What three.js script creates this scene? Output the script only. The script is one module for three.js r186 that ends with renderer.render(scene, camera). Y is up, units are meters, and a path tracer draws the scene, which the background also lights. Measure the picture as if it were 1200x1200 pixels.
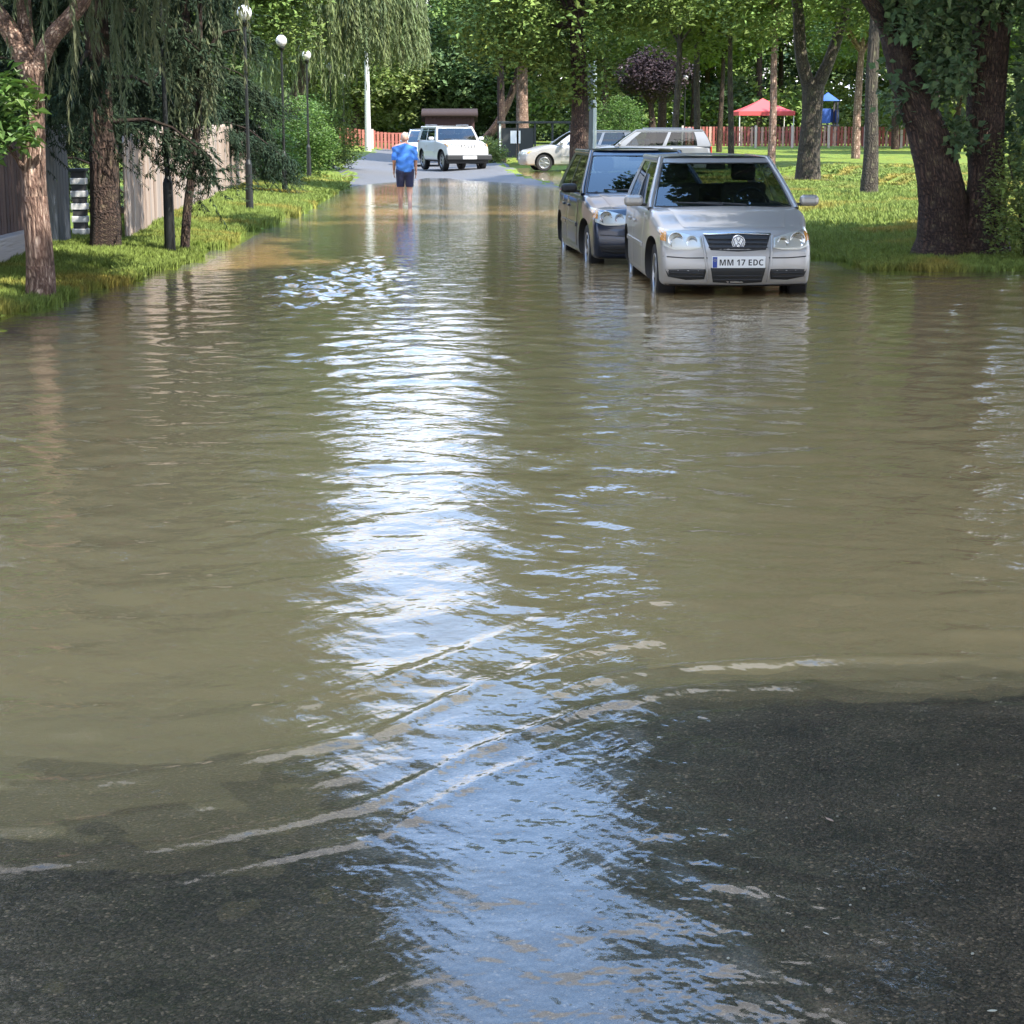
import * as THREE from 'three';
import { mergeGeometries, mergeVertices } from 'three/addons/utils/BufferGeometryUtils.js';
import { MarchingCubes } from 'three/addons/objects/MarchingCubes.js';
import { RoundedBoxGeometry } from 'three/addons/geometries/RoundedBoxGeometry.js';
import { Brush, Evaluator, SUBTRACTION } from 'three-bvh-csg';

// ---------------------------------------------------------------- camera, sky, sun, exposure
// world: x = to the right of the road axis, -z = along the road, y = 0 is the flood level
const scene = new THREE.Scene();
const F = 2177, CAM_H = 1.6, PITCH = Math.atan(452 / F), YAW = Math.atan(70 / F);
const camera = new THREE.PerspectiveCamera(2 * Math.atan(600 / F) * 180 / Math.PI, 1, 0.1, 900);
camera.rotation.order = 'YXZ';
camera.position.set(0, CAM_H, 0);
camera.rotation.set(-PITCH, -YAW, 0);
camera.updateMatrixWorld(true);
const renderer = new THREE.WebGLRenderer();
renderer.toneMapping = THREE.LinearToneMapping;
renderer.toneMappingExposure = 3.25;
renderer.shadowMap.enabled = true;

const smooth = (a, b, x) => { const t = Math.min(1, Math.max(0, (x - a) / (b - a))); return t * t * (3 - 2 * t); };
const lerp = (a, b, t) => a + (b - a) * t, clamp = (x, a, b) => Math.min(b, Math.max(a, x));
function rng(seed) { let s = seed | 0; return () => { s = (s + 0x6d2b79f5) | 0; let t = Math.imul(s ^ (s >>> 15), 1 | s); t = (t + Math.imul(t ^ (t >>> 7), 61 | t)) ^ t; return ((t ^ (t >>> 14)) >>> 0) / 4294967296; }; }
function hash2(x, y, s = 0) { let h = Math.imul(x | 0, 374761393) + Math.imul(y | 0, 668265263) + Math.imul(s | 0, 2147483647 / 7); h = Math.imul(h ^ (h >>> 13), 1274126177); return ((h ^ (h >>> 16)) >>> 0) / 4294967296; }
function noise2(x, y, s = 0, period = 0) {
  const xi = Math.floor(x), yi = Math.floor(y), fx = x - xi, fy = y - yi, w = (v) => (period ? ((v % period) + period) % period : v);
  const u = fx * fx * (3 - 2 * fx), v = fy * fy * (3 - 2 * fy);
  return lerp(lerp(hash2(w(xi), w(yi), s), hash2(w(xi + 1), w(yi), s), u), lerp(hash2(w(xi), w(yi + 1), s), hash2(w(xi + 1), w(yi + 1), s), u), v);
}
function fbm(x, y, o = 5, s = 0, period = 0) { let a = 0.5, r = 0, n = 0; for (let i = 0; i < o; i++) { r += a * noise2(x, y, s + i * 17, period); n += a; x *= 2; y *= 2; period *= 2; a *= 0.5; } return r / n; }

const SUN = new THREE.Vector3(0.5, 0.78, 0.42).normalize();
{ // blue summer sky with white cumulus
  const W = 1024, H = 512, data = new Float32Array(W * H * 4);
  for (let j = 0; j < H; j++) for (let i = 0; i < W; i++) {
    const el = (j + 0.5) / H * Math.PI - Math.PI / 2, az = (i + 0.5) / W * Math.PI * 2;
    const y = Math.sin(el), cx = Math.cos(el) * Math.cos(az), cz = Math.cos(el) * Math.sin(az), e = Math.max(0, y);
    const t = Math.pow(1 - e, 3);
    let r = lerp(0.36, 0.85, t), g = lerp(0.68, 1.02, t), b = lerp(1.3, 1.3, t);
    const k = 1.5 / (e + 0.13), n = fbm(cx * k + 31.3, cz * k + 12.1, 6, 5), n2 = fbm(cx * k * 3 + 3, cz * k * 3 + 9, 4, 91);
    const c = smooth(0.47, 0.6, n + (n2 - 0.5) * 0.12 + smooth(0.36, 0.12, e) * 0.1) * smooth(0, 0.05, e + 0.03);
    const shade = lerp(1, 0.78, smooth(0.58, 0.75, n));
    r = lerp(r, 0.88 * shade, c); g = lerp(g, 0.86 * shade, c); b = lerp(b, 0.88 * shade, c);
    const o = (j * W + i) * 4; data[o] = r; data[o + 1] = g; data[o + 2] = b; data[o + 3] = 1;
  }
  const tex = new THREE.DataTexture(data, W, H, THREE.RGBAFormat, THREE.FloatType);
  tex.mapping = THREE.EquirectangularReflectionMapping; tex.magFilter = THREE.LinearFilter; tex.needsUpdate = true;
  scene.background = tex; scene.environment = tex;
}
const sun = new THREE.DirectionalLight(new THREE.Color(1, 0.94, 0.84), 3.8);
sun.position.copy(SUN).multiplyScalar(120).add(new THREE.Vector3(0, 0, -40)); sun.target.position.set(0, 0, -40);
sun.castShadow = true; Object.assign(sun.shadow.camera, { left: -70, right: 70, top: 80, bottom: -80, near: 1, far: 300 });
sun.shadow.mapSize.set(4096, 4096); scene.add(sun, sun.target);

// ---------------------------------------------------------------- helpers
const V = (x, y, z) => new THREE.Vector3(x, y, z);
const _d = new THREE.Vector3();
// a pixel of the photograph as a point on the level ground at height h
function P(px, py, h = 0) {
  _d.set((px - 600) / F, (600 - py) / F, -1).applyQuaternion(camera.quaternion);
  const t = (h - CAM_H) / _d.y; return V(_d.x * t, h, CAM_H * 0 + _d.z * t);
}
const X = (px, d) => { _d.set((px - 600) / F, (600 - 148) / F, -1).applyQuaternion(camera.quaternion); return _d.x / -_d.z * d; };   // lateral metres of a pixel column at depth d
const col = (r, g, b) => new THREE.Color().setRGB(r, g, b);
const taken = new Map();
function numbered(n) { const k = taken.get(n) ?? 0; taken.set(n, k + 1); return k ? n + '_' + String(k).padStart(3, '0') : n; }
function tag(o, label, category, group) { o.userData.label = label; o.userData.category = category; if (group) o.userData.group = group; return o; }
function thing(name, label, category, x, y, z, turn = 0, group) {
  const g = new THREE.Group(); g.name = numbered(name); g.position.set(x, y, z); g.rotation.y = turn; scene.add(g); return tag(g, label, category, group);
}
function part(name, geometry, material, parent) { const m = new THREE.Mesh(geometry, material); m.name = name; m.castShadow = m.receiveShadow = true; parent.add(m); return m; }
function structure(name, geometry, material) { const m = part(name, geometry, material, scene); m.userData.kind = 'structure'; return m; }
const std = (o) => new THREE.MeshStandardMaterial(o), phys = (o) => new THREE.MeshPhysicalMaterial(o);
function box(w, h, d, x = 0, y = 0, z = 0, r = 0) { const g = r ? new RoundedBoxGeometry(w, h, d, 2, r) : new THREE.BoxGeometry(w, h, d); return g.translate(x, y, z); }
function cyl(r0, r1, h, x = 0, y = 0, z = 0, n = 16) { return new THREE.CylinderGeometry(r1, r0, h, n).translate(x, y + h / 2, z); }
const merge = (gs) => { const keep = ['position', 'normal', ...(gs.every((g) => g.attributes.uv) ? ['uv'] : [])]; return mergeGeometries(gs.map((g) => { g = g.index ? g.toNonIndexed() : g; for (const k of Object.keys(g.attributes)) if (!keep.includes(k)) g.deleteAttribute(k); return g; })); };
function tex(n, fn, { srgb = false, rx = 1, ry = 1 } = {}) {
  const d = new Uint8Array(n * n * 4);
  for (let j = 0; j < n; j++) for (let i = 0; i < n; i++) { const c = fn(i / n, j / n, i, j), o = (j * n + i) * 4; for (let k = 0; k < 3; k++) d[o + k] = clamp(Math.round((Array.isArray(c) ? c[k] : c) * 255), 0, 255); d[o + 3] = 255; }
  const t = new THREE.DataTexture(d, n, n); t.wrapS = t.wrapT = THREE.RepeatWrapping; t.magFilter = THREE.LinearFilter; t.repeat.set(rx, ry);
  if (srgb) t.colorSpace = THREE.SRGBColorSpace; t.needsUpdate = true; return t;
}
// a limb: tube along a curve with its own radius at each point and knobbly bark
function limb(pts, radii, seg = 12, rad = 10, rough = 0.06, seed = 1, close = true) {
  const curve = new THREE.CatmullRomCurve3(pts), pos = [], uv = [], idx = [], up = V(0.13, 0.2, 0.97).normalize();
  const len = curve.getLength();
  for (let i = 0; i <= seg; i++) {
    const t = i / seg, p = curve.getPoint(t), tan = curve.getTangent(t), n = V().crossVectors(tan, up).normalize(), b = V().crossVectors(tan, n);
    const f = t * (radii.length - 1), k = Math.min(radii.length - 2, Math.floor(f)), r0 = lerp(radii[k], radii[k + 1], f - k);
    for (let j = 0; j <= rad; j++) {
      const a = (j % rad) / rad * Math.PI * 2, r = r0 * (1 + rough * 2 * (fbm(Math.cos(a) * 2 + 9 + seed, Math.sin(a) * 2 + t * len * 1.3, 3, seed) - 0.5) + rough * 0.8 * (hash2(j % rad, 3, seed) - 0.5));
      pos.push(p.x + (n.x * Math.cos(a) + b.x * Math.sin(a)) * r, p.y + (n.y * Math.cos(a) + b.y * Math.sin(a)) * r, p.z + (n.z * Math.cos(a) + b.z * Math.sin(a)) * r);
      uv.push(j / rad * Math.max(1, Math.round(radii[1] * 6.28 / 0.5)), t * len / 0.5);
    }
  }
  const w = rad + 1;
  for (let i = 0; i < seg; i++) for (let j = 0; j < rad; j++) { const a = i * w + j; idx.push(a, a + w, a + 1, a + 1, a + w, a + w + 1); }
  const g = new THREE.BufferGeometry(); g.setAttribute('position', new THREE.Float32BufferAttribute(pos, 3)); g.setAttribute('uv', new THREE.Float32BufferAttribute(uv, 2)); g.setIndex(idx); g.computeVertexNormals();
  const nn = g.attributes.normal; for (let i = 0; i <= seg; i++) { const a = i * w, c = a + rad; const v = V(nn.getX(a) + nn.getX(c), nn.getY(a) + nn.getY(c), nn.getZ(a) + nn.getZ(c)).normalize(); nn.setXYZ(a, v.x, v.y, v.z); nn.setXYZ(c, v.x, v.y, v.z); }
  return g;
}

// ---------------------------------------------------------------- terrain
const nearShore = [[0, 1075], [200, 1042], [430, 985], [560, 915], [700, 862], [820, 842], [1000, 838], [1200, 835]].map(([a, b]) => { const p = P(a, b); return [p.x, -p.z]; });
const lineAt = (pts, x) => { if (x <= pts[0][0]) return pts[0][1]; for (let i = 1; i < pts.length; i++) if (x <= pts[i][0]) return lerp(pts[i - 1][1], pts[i][1], (x - pts[i - 1][0]) / (pts[i][0] - pts[i - 1][0])); return pts[pts.length - 1][1]; };
const shoreD = (x) => lineAt(nearShore, x);
const shoreLpts = [[0, 374], [110, 350], [165, 324], [225, 299], [300, 269], [350, 246], [410, 213]].map(([a, b]) => { const p = P(a, b); return [-p.z, p.x]; });
const shoreLeft = (d) => d > 52 ? lerp(shoreLpts[6][1], -4.3, smooth(52, 75, d)) : lineAt(shoreLpts, d);
const shoreRightPts = [[20, 4.7], [26, 4.5], [45, 4.2], [52, 2.9], [60, 2.1], [70, 2.0], [120, 2.2]];
const shoreRight = (d) => lineAt(shoreRightPts, d);
function roadMeasure(x, d) {   // metres inside the road (positive) or out on the grass (negative)
  const wob = (fbm(x * 0.9 + 5, d * 0.9, 3, 3) - 0.5) * 0.7;
  const ml = Math.max(x - shoreLeft(Math.max(d, 15.6)), 15.3 - d + clamp((-3.9 - x) * 0.06, -0.3, 0.8)), mr = Math.max(shoreRight(d) - x, 20.9 - d + clamp((x - 6) * 0.05, 0, 0.5));
  return Math.min(ml, mr) + wob;
}
function T(x, d) {
  const m = roadMeasure(x, d);
  let t = m > 0 ? -Math.min(0.17, 0.075 * m) : Math.min(0.16, -m * 0.075);
  if (d > 44) t += smooth(48, 62, d) * 0.2 + smooth(75, 115, d) * (m > 0 ? 0.1 : 0.25) - (m > 0 ? 0 : 0.1 * smooth(48, 60, d));
  t += (fbm(x * 0.35, d * 0.35, 3, 8) - 0.5) * (m > 0 ? 0.02 : 0.06);
  if (m < 0) { const pw = Math.max(Math.abs(x - 11.2) - 1.2, d < 34 ? 34 - d : 0, d > 64 ? d - 64 : 0); t = lerp(-0.1, t, smooth(-0.3, 0.4, pw)); }
  if (m < 0 && d > 48) t -= 0.24 * smooth(48, 56, d) * smooth(86, 74, d) * smooth(13, 9, x) * smooth(0, 2, x);
  const s = shoreD(x) - d, near = s > 0 ? -0.014 : Math.max(-0.2, -0.014 + s * lerp(0.03, 0.055, smooth(-0.2, 0.8, x)));
  if (d < 12) t = Math.max(t, near + (fbm(x * 2.2, d * 2.2, 3, 44) - 0.5) * 0.008 + (fbm(x * 13, d * 9, 2, 45) - 0.5) * 0.006);
  const out = Math.max(Math.abs(x) - 38, -9 - d); if (out > 0) t += smooth(0, 8, out) * 0.5;
  return t;
}
function sheet(xs, ds, yOf, uvScale = 1) {
  const pos = [], uv = [], idx = [], n = xs(0).length;
  ds.forEach((d, i) => xs(d).forEach((x) => { pos.push(x, yOf(x, d), -d); uv.push(x / uvScale, d / uvScale); }));
  for (let i = 0; i < ds.length - 1; i++) for (let j = 0; j < n - 1; j++) { const a = i * n + j; idx.push(a, a + 1, a + n, a + 1, a + n + 1, a + n); }
  const g = new THREE.BufferGeometry(); g.setAttribute('position', new THREE.Float32BufferAttribute(pos, 3)); g.setAttribute('uv', new THREE.Float32BufferAttribute(uv, 2)); g.setIndex(idx); g.computeVertexNormals(); return g;
}
const range = (a, b, n) => Array.from({ length: n + 1 }, (_, i) => lerp(a, b, i / n));
const uniq = (a) => [...new Set(a.map((v) => +v.toFixed(4)))].sort((p, q) => p - q);

const grassTex = tex(512, (u, v) => { const a = fbm(u * 40, v * 40, 4, 2, 40), b = fbm(u * 6, v * 6, 4, 7, 6), c = fbm(u * 14, v * 14, 3, 12, 14); const dry = smooth(0.55, 0.7, c) * 0.5; const k = 0.6 + 0.7 * a; return [(0.33 + 0.12 * b + 0.14 * dry) * k, (0.42 + 0.1 * b + 0.03 * dry) * k, (0.1 + 0.04 * b) * k]; }, { srgb: true });
const grassBump = tex(256, (u, v) => fbm(u * 50, v * 50, 3, 2, 50));
const groundMat = std({ map: grassTex, bumpMap: grassBump, bumpScale: 0.05, roughness: 0.95 });
groundMat.map.repeat.set(0.25, 0.25); grassBump.repeat.set(0.5, 0.5);
{
  const xs = uniq([-400, -150, -80, ...range(-50, -12, 38), ...range(-12, 24, 180), ...range(24, 60, 36), 80, 150, 400]), ds = uniq([-400, -120, -40, ...range(-20, 14, 34), ...range(14, 60, 200), ...range(60, 130, 70), 160, 220, 400, 800]);
  structure('ground', sheet(() => xs, ds, (x, d) => { const m = roadMeasure(x, d); return T(x, d) - (m > 0.25 && d < 118 && d > -7.5 && Math.abs(x) < 37 ? 0.05 : 0); }), groundMat);
}
// wet asphalt: dark aggregate with a film of rain water
const AN = 1024, ah = new Float32Array(AN * AN), ac = new Float32Array(AN * AN);
{ const r = rng(5);
  for (let k = 0; k < 30000; k++) { const cx = r() * AN, cy = r() * AN, rad = 2 + Math.pow(r(), 2.2) * 5.5, hgt = 0.35 + 0.65 * r(), tone = r();
    for (let j = -Math.ceil(rad); j <= rad; j++) for (let i = -Math.ceil(rad); i <= rad; i++) { const q = (i * i + j * j) / (rad * rad); if (q > 1) continue; const o = ((Math.floor(cy) + j + AN) % AN) * AN + (Math.floor(cx) + i + AN) % AN, h = hgt * Math.sqrt(1 - q); if (h > ah[o]) { ah[o] = h; ac[o] = tone; } } } }
const asphaltMap = tex(AN, (u, v, i, j) => { const o = j * AN + i, p = fbm(u * 5, v * 5, 4, 21, 5), s = ac[o] > 0.95 ? 0.11 : 0, k = 0.17 + 0.15 * (ac[o] - 0.4) + 0.16 * (p - 0.5) + s + 0.05 * ah[o]; return [k * 1.25, k * 1.05, k * 0.86]; }, { srgb: true, rx: 1 / 0.75, ry: 1 / 0.75 });
const asphaltBump = tex(AN, (u, v, i, j) => ah[j * AN + i], { rx: 1 / 0.75, ry: 1 / 0.75 });
const asphalt = phys({ map: asphaltMap, bumpMap: asphaltBump, bumpScale: 0.003, roughness: 0.5, clearcoat: 0.25, clearcoatRoughness: 0.12, specularIntensity: 0.5 });
const dryRoad = std({ color: col(0.095, 0.096, 0.1), bumpMap: asphaltBump, bumpScale: 0.002, roughness: 0.7 });
structure('road', sheet(() => uniq([-37, -25, -15, ...range(-8, -3, 40), ...range(-3, 3, 220), ...range(3, 8, 40), 15, 25, 37]), uniq([-7.5, -4, -1, ...range(1.5, 7, 230), ...range(7, 21.5, 40)]), (x, d) => T(x, d) - 0.02 * smooth(0, -0.4, roadMeasure(x, d)) - 0.1 * smooth(-0.2, -1, roadMeasure(x, d))), asphalt);
structure('road', sheet((d) => range(0, 1, 24).map((t) => lerp(shoreLeft(d) - 0.4, shoreRight(d) + 0.4, t)), range(21.5, 118, 200), (x, d) => T(x, d) - 0.006), dryRoad).name = 'road_beyond_the_flood';

// ---------------------------------------------------------------- flood water
const flood = new THREE.Group(); flood.name = 'flood_water'; flood.userData.kind = 'structure'; scene.add(flood);
const waves = []; { const r = rng(77);
  for (let i = 0; i < 64; i++) { const lam = 0.065 * Math.pow(12, (i + r()) / 64), a = Math.PI / 2 + (r() - 0.5) * 2.3, k = 2 * Math.PI / lam; waves.push([k * Math.cos(a), k * Math.sin(a), r() * 6.283, lam / 6.283, lam]); } }
const boil = waves.slice(18, 50).map(([a, b, p, s, l], i) => { const k = Math.hypot(a, b), t = hash2(i, 5, 9) * 6.283; return [k * Math.cos(t), k * Math.sin(t), p, s, l]; });
const walker = P(475, 241);
const ROWSTEP = 0.0037;
function waterHeight(x, d) {
  const wx = x + (fbm(x * 0.7, d * 0.7, 2, 31) - 0.5) * 0.5, wd = d + (fbm(x * 0.8 + 9, d * 0.8, 2, 32) - 0.5) * 0.6;
  const patch = 0.45 + 1.1 * fbm(x * 0.5 + 3, d * 0.28, 3, 60);
  const depth = smooth(0.004, 0.05, -T(x, d));
  // ripples are strongest round the open crossing and flatten out with distance from it
  const rippleFalloff = Math.exp(-((Math.hypot(x * 0.4, d - 10) / 11) ** 2)), env = 0.0112 * patch * (0.2 + 0.8 * depth) * (0.1 + 0.9 * rippleFalloff); let h = 0;
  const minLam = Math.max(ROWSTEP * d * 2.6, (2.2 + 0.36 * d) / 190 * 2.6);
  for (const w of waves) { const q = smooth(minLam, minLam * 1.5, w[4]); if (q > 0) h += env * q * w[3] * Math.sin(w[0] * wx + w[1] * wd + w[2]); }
  const e = Math.hypot((x + 1.25 + (d - 19.7) * -0.02) / 0.95, (d - 19.7) / 4.0), b = smooth(1.15, 0.35, e + (fbm(x * 2, d * 2, 2, 71) - 0.5) * 0.5);
  if (b > 0) for (const w of boil) if (w[4] > 0.18) h += b * 0.075 * w[3] * Math.sin(w[0] * x + w[1] * d + w[2]);
  const e2 = Math.hypot((x + 0.75) / 0.9, (d - 13.6) / 2.6), b2 = smooth(1.1, 0.3, e2);
  if (b2 > 0) for (const w of boil) if (w[4] > 0.12) h += b2 * 0.012 * w[3] * Math.sin(w[0] * x + w[1] * d + w[2] * 2);
  // small crests running along the near shore
  const s = d - shoreD(x) + (fbm(x * 0.8, d * 0.3, 2, 51) - 0.5) * 0.25;
  for (const [at, wd2, a, ph] of [[0.03, 0.03, 0.006, 0], [0.26, 0.036, 0.009, 3], [0.5, 0.038, 0.0085, 7], [0.8, 0.05, 0.01, 11], [1.25, 0.07, 0.007, 17]]) h += a * smooth(0.25, 0.6, fbm(x * 2.1 + ph, ph, 4, 53)) * Math.exp(-(((s - at) / wd2) ** 2));
  const rw = Math.hypot(x - walker.x, d + walker.z); if (rw < 3) h += 0.006 * Math.exp(-rw * 1.1) * Math.cos(rw * 11);
  return h;
}
const waterBump = tex(1024, (() => { const r = rng(9), ws = []; for (let i = 0; i < 95; i++) { const k = 6 * Math.pow(22, r()), a = Math.PI / 2 + (r() - 0.5) * 2.6, kx = Math.round(k * Math.cos(a)), ky = Math.round(k * Math.sin(a)); ws.push([kx * 6.283185, ky * 6.283185, r() * 6.283, 1 / Math.max(3, Math.hypot(kx, ky))]); } return (u, v) => { let h = 0; for (const w of ws) h += w[3] * Math.sin(w[0] * u + w[1] * v + w[2]); return 0.5 + h * 0.22; }; })(), { rx: 1 / 2.6, ry: 1 / 2.6 });
const waterMat = phys({ color: col(0.93, 0.9, 0.82), transmission: 1, thickness: 0, ior: 1.33, roughness: 0.045, bumpMap: waterBump, bumpScale: 0.0075 });
const waterRows = []; for (let d = 2.3; d < 74; d *= 1 + ROWSTEP) waterRows.push(d);
const waterCols = (d) => { const w = 2.2 + 0.36 * d, c = [-40, -30, -24, -(w + 24) / 2]; return [...c.slice(0, 3), ...range(-w, w, 380).map((v) => clamp(v, -23, 23)), 24, 30, 40]; };
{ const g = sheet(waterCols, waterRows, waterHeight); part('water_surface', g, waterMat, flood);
  const side = sheet(() => range(-40, 40, 20), [-9, -4, 0, 1, 2.3], () => -0.001); part('water_surface', side, waterMat, flood);
  const mud = (opacity) => std({ color: col(0.57, 0.405, 0.195), roughness: 1, transparent: opacity < 1, opacity });
  [[-0.022, 0.08], [-0.027, 0.12], [-0.033, 0.18], [-0.04, 0.26], [-0.048, 0.38], [-0.057, 0.58], [-0.068, 1]].forEach(([y, o], k) => part(o < 1 ? 'silt_haze' : 'silt_cloud', sheet(() => uniq([-40, -12, ...range(-4, 4, 170), 12, 40]), uniq([-9, 0, ...range(2.5, 7.5, 160), 12, 25, 75]), (x, d) => { const wx = x * 1.6 + 1.4 * fbm(x * 1.1, d * 1.1, 2, 80 + k), wd = d * 1.9 + 1.4 * fbm(x * 1.1 + 7, d * 1.1, 2, 90 + k); return Math.min(-0.014, y + (fbm(wx, wd, 5, 100 + k) - 0.5) * (0.026 + 0.004 * k) * smooth(7.4, 6.2, d) * smooth(4, 3.3, Math.abs(x)) * smooth(2.4, 2.8, d)); }), mud(o), flood));
}

// ---------------------------------------------------------------- bark, leaves, trees
const barkBump = tex(512, (u, v) => { const w = fbm(u * 5, v * 3, 3, 61, 0) * 0.35; const r = Math.abs(fbm((u + w * 0.2) * 18, v * 5, 4, 63) - 0.5) * 2; return clamp(1 - Math.pow(1 - r, 3) + 0.2 * (fbm(u * 50, v * 30, 2, 4) - 0.5), 0, 1); });
function barkMap(a, b, c) { return tex(512, (u, v) => { const n = Math.abs(fbm(u * 18 + 2 * fbm(u * 5, v * 3, 3, 61), v * 5, 4, 63) - 0.5) * 2.4, p = fbm(u * 4, v * 3, 4, 66), k = clamp(n, 0, 1), s = 0.75 + 0.5 * p; return [lerp(a[0], lerp(b[0], c[0], smooth(0.55, 0.75, p)), k) * s, lerp(a[1], lerp(b[1], c[1], smooth(0.55, 0.75, p)), k) * s, lerp(a[2], lerp(b[2], c[2], smooth(0.55, 0.75, p)), k) * s]; }, { srgb: true }); }
const barkDark = std({ map: barkMap([0.19, 0.145, 0.125], [0.47, 0.37, 0.32], [0.42, 0.38, 0.3]), bumpMap: barkBump, bumpScale: 0.03, roughness: 0.95 });
const barkRed = std({ map: barkMap([0.36, 0.27, 0.23], [0.77, 0.67, 0.59], [0.84, 0.76, 0.69]), bumpMap: barkBump, bumpScale: 0.015, roughness: 0.9 });
const barkGrey = std({ map: barkMap([0.2, 0.18, 0.15], [0.42, 0.38, 0.33], [0.4, 0.4, 0.3]), bumpMap: barkBump, bumpScale: 0.018, roughness: 0.95 });

function leafGeom(n, size, spread, seed, { narrow = 0.55, droop = 0.3 } = {}) {   // a twig's worth of folded leaves
  const r = rng(seed), pos = [], idx = [], q = new THREE.Quaternion(), e = new THREE.Euler();
  for (let i = 0; i < n; i++) {
    const th = r() * 6.283, ph = Math.acos(2 * r() - 1), rad = spread * Math.cbrt(r()), c = V(Math.sin(ph) * Math.cos(th), Math.cos(ph) * 0.75, Math.sin(ph) * Math.sin(th)).multiplyScalar(rad);
    e.set((r() - 0.5) * 1.5 + droop, r() * 6.283, (r() - 0.5) * 1.3); q.setFromEuler(e);
    const s = size * (0.7 + 0.6 * r()), w = s * narrow, b = pos.length / 3;
    for (const [x, y, z] of [[0, 0, 0], [w * 0.5, 0.12 * s, s * 0.42], [0, -0.04 * s, s * 0.5], [-w * 0.5, 0.12 * s, s * 0.42], [0, -0.15 * s, s]]) { const v = V(x, y, z).applyQuaternion(q).add(c); pos.push(v.x, v.y, v.z); }
    idx.push(b, b + 1, b + 2, b + 2, b + 1, b + 4, b, b + 2, b + 3, b + 3, b + 2, b + 4);
  }
  const g = new THREE.BufferGeometry(); g.setAttribute('position', new THREE.Float32BufferAttribute(pos, 3)); g.setIndex(idx); const f = g.toNonIndexed(); f.computeVertexNormals(); return f;
}
function strandGeom(n, size, seed, wob = 0.12, narrow = 0.3) {   // a hanging shoot, one metre long, with leaves all along it
  const r = rng(seed), pos = [], idx = [];
  const leaf = (c, dir, side, s, w) => { const b = pos.length / 3, t = c.clone().addScaledVector(dir, s), m = c.clone().addScaledVector(dir, s * 0.45); for (const v of [c, m.clone().addScaledVector(side, w), t, m.clone().addScaledVector(side, -w)]) pos.push(v.x, v.y, v.z); idx.push(b, b + 1, b + 2, b, b + 2, b + 3); };
  for (let i = 0; i < n; i++) { const t = i / n, a = r() * 6.283, c = V(Math.sin(t * 5 + seed) * wob * t, -t, Math.cos(t * 4 + seed * 2) * wob * t), dir = V(Math.cos(a) * 0.7, -0.7 - r() * 0.6, Math.sin(a) * 0.7).normalize(), side = V(Math.sin(a + r()), r() - 0.5, -Math.cos(a)).normalize(), s = size * (0.6 + 0.7 * r()) * (1 - 0.35 * t); leaf(c, dir, side, s, s * narrow * 0.5); }
  for (let i = 0; i < 5; i++) { const t = i / 5, u = (i + 1) / 5, b = pos.length / 3, at = (t) => [Math.sin(t * 5 + seed) * wob * t, -t, Math.cos(t * 4 + seed * 2) * wob * t], p = at(t), q = at(u); pos.push(p[0] - 0.003, p[1], p[2], p[0] + 0.003, p[1], p[2], q[0] + 0.002, q[1], q[2], q[0] - 0.002, q[1], q[2]); idx.push(b, b + 1, b + 2, b, b + 2, b + 3); }
  const g = new THREE.BufferGeometry(); g.setAttribute('position', new THREE.Float32BufferAttribute(pos, 3)); g.setIndex(idx); const f = g.toNonIndexed(); f.computeVertexNormals(); return f;
}
const leafMat = (c, t = 0.38) => phys({ color: c, roughness: 0.82, transmission: t, thickness: 0, side: THREE.DoubleSide, specularIntensity: 0.6 }), leafSolid = (c) => phys({ color: c, roughness: 0.75, side: THREE.DoubleSide, specularIntensity: 0.5 });
const L = {
  broad: [leafGeom(26, 0.13, 0.42, 1), leafGeom(26, 0.13, 0.42, 2), leafGeom(22, 0.14, 0.45, 3)],
  big: [leafGeom(14, 0.19, 0.36, 4, { narrow: 0.85, droop: 0.7 }), leafGeom(14, 0.19, 0.36, 5, { narrow: 0.8, droop: 0.8 })],
  far: [leafGeom(34, 0.26, 0.85, 6, { narrow: 0.7 }), leafGeom(34, 0.28, 0.9, 7, { narrow: 0.7 })],
  strand: [strandGeom(44, 0.15, 1), strandGeom(44, 0.15, 3, 0.16), strandGeom(40, 0.16, 5, 0.1)],
  spruce: [strandGeom(90, 0.1, 7, 0.2, 0.22), strandGeom(90, 0.11, 9, 0.25, 0.2)],
};
const greens = {
  mid: leafSolid(col(0.125, 0.185, 0.045)), light: leafMat(col(0.17, 0.23, 0.05), 0.45), dark: leafSolid(col(0.075, 0.12, 0.042)), blue: leafMat(col(0.095, 0.16, 0.066), 0.35), willow: leafMat(col(0.135, 0.175, 0.06), 0.42), spruce: phys({ color: col(0.026, 0.042, 0.024), roughness: 0.85, side: THREE.DoubleSide, specularIntensity: 0.25 }), plum: leafSolid(col(0.045, 0.03, 0.036)), pale: leafMat(col(0.1, 0.125, 0.06), 0.4), fresh: leafMat(col(0.1, 0.19, 0.03), 0.45),
};
const _m = new THREE.Matrix4(), _q = new THREE.Quaternion(), _e = new THREE.Euler(), _c = new THREE.Color();
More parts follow.
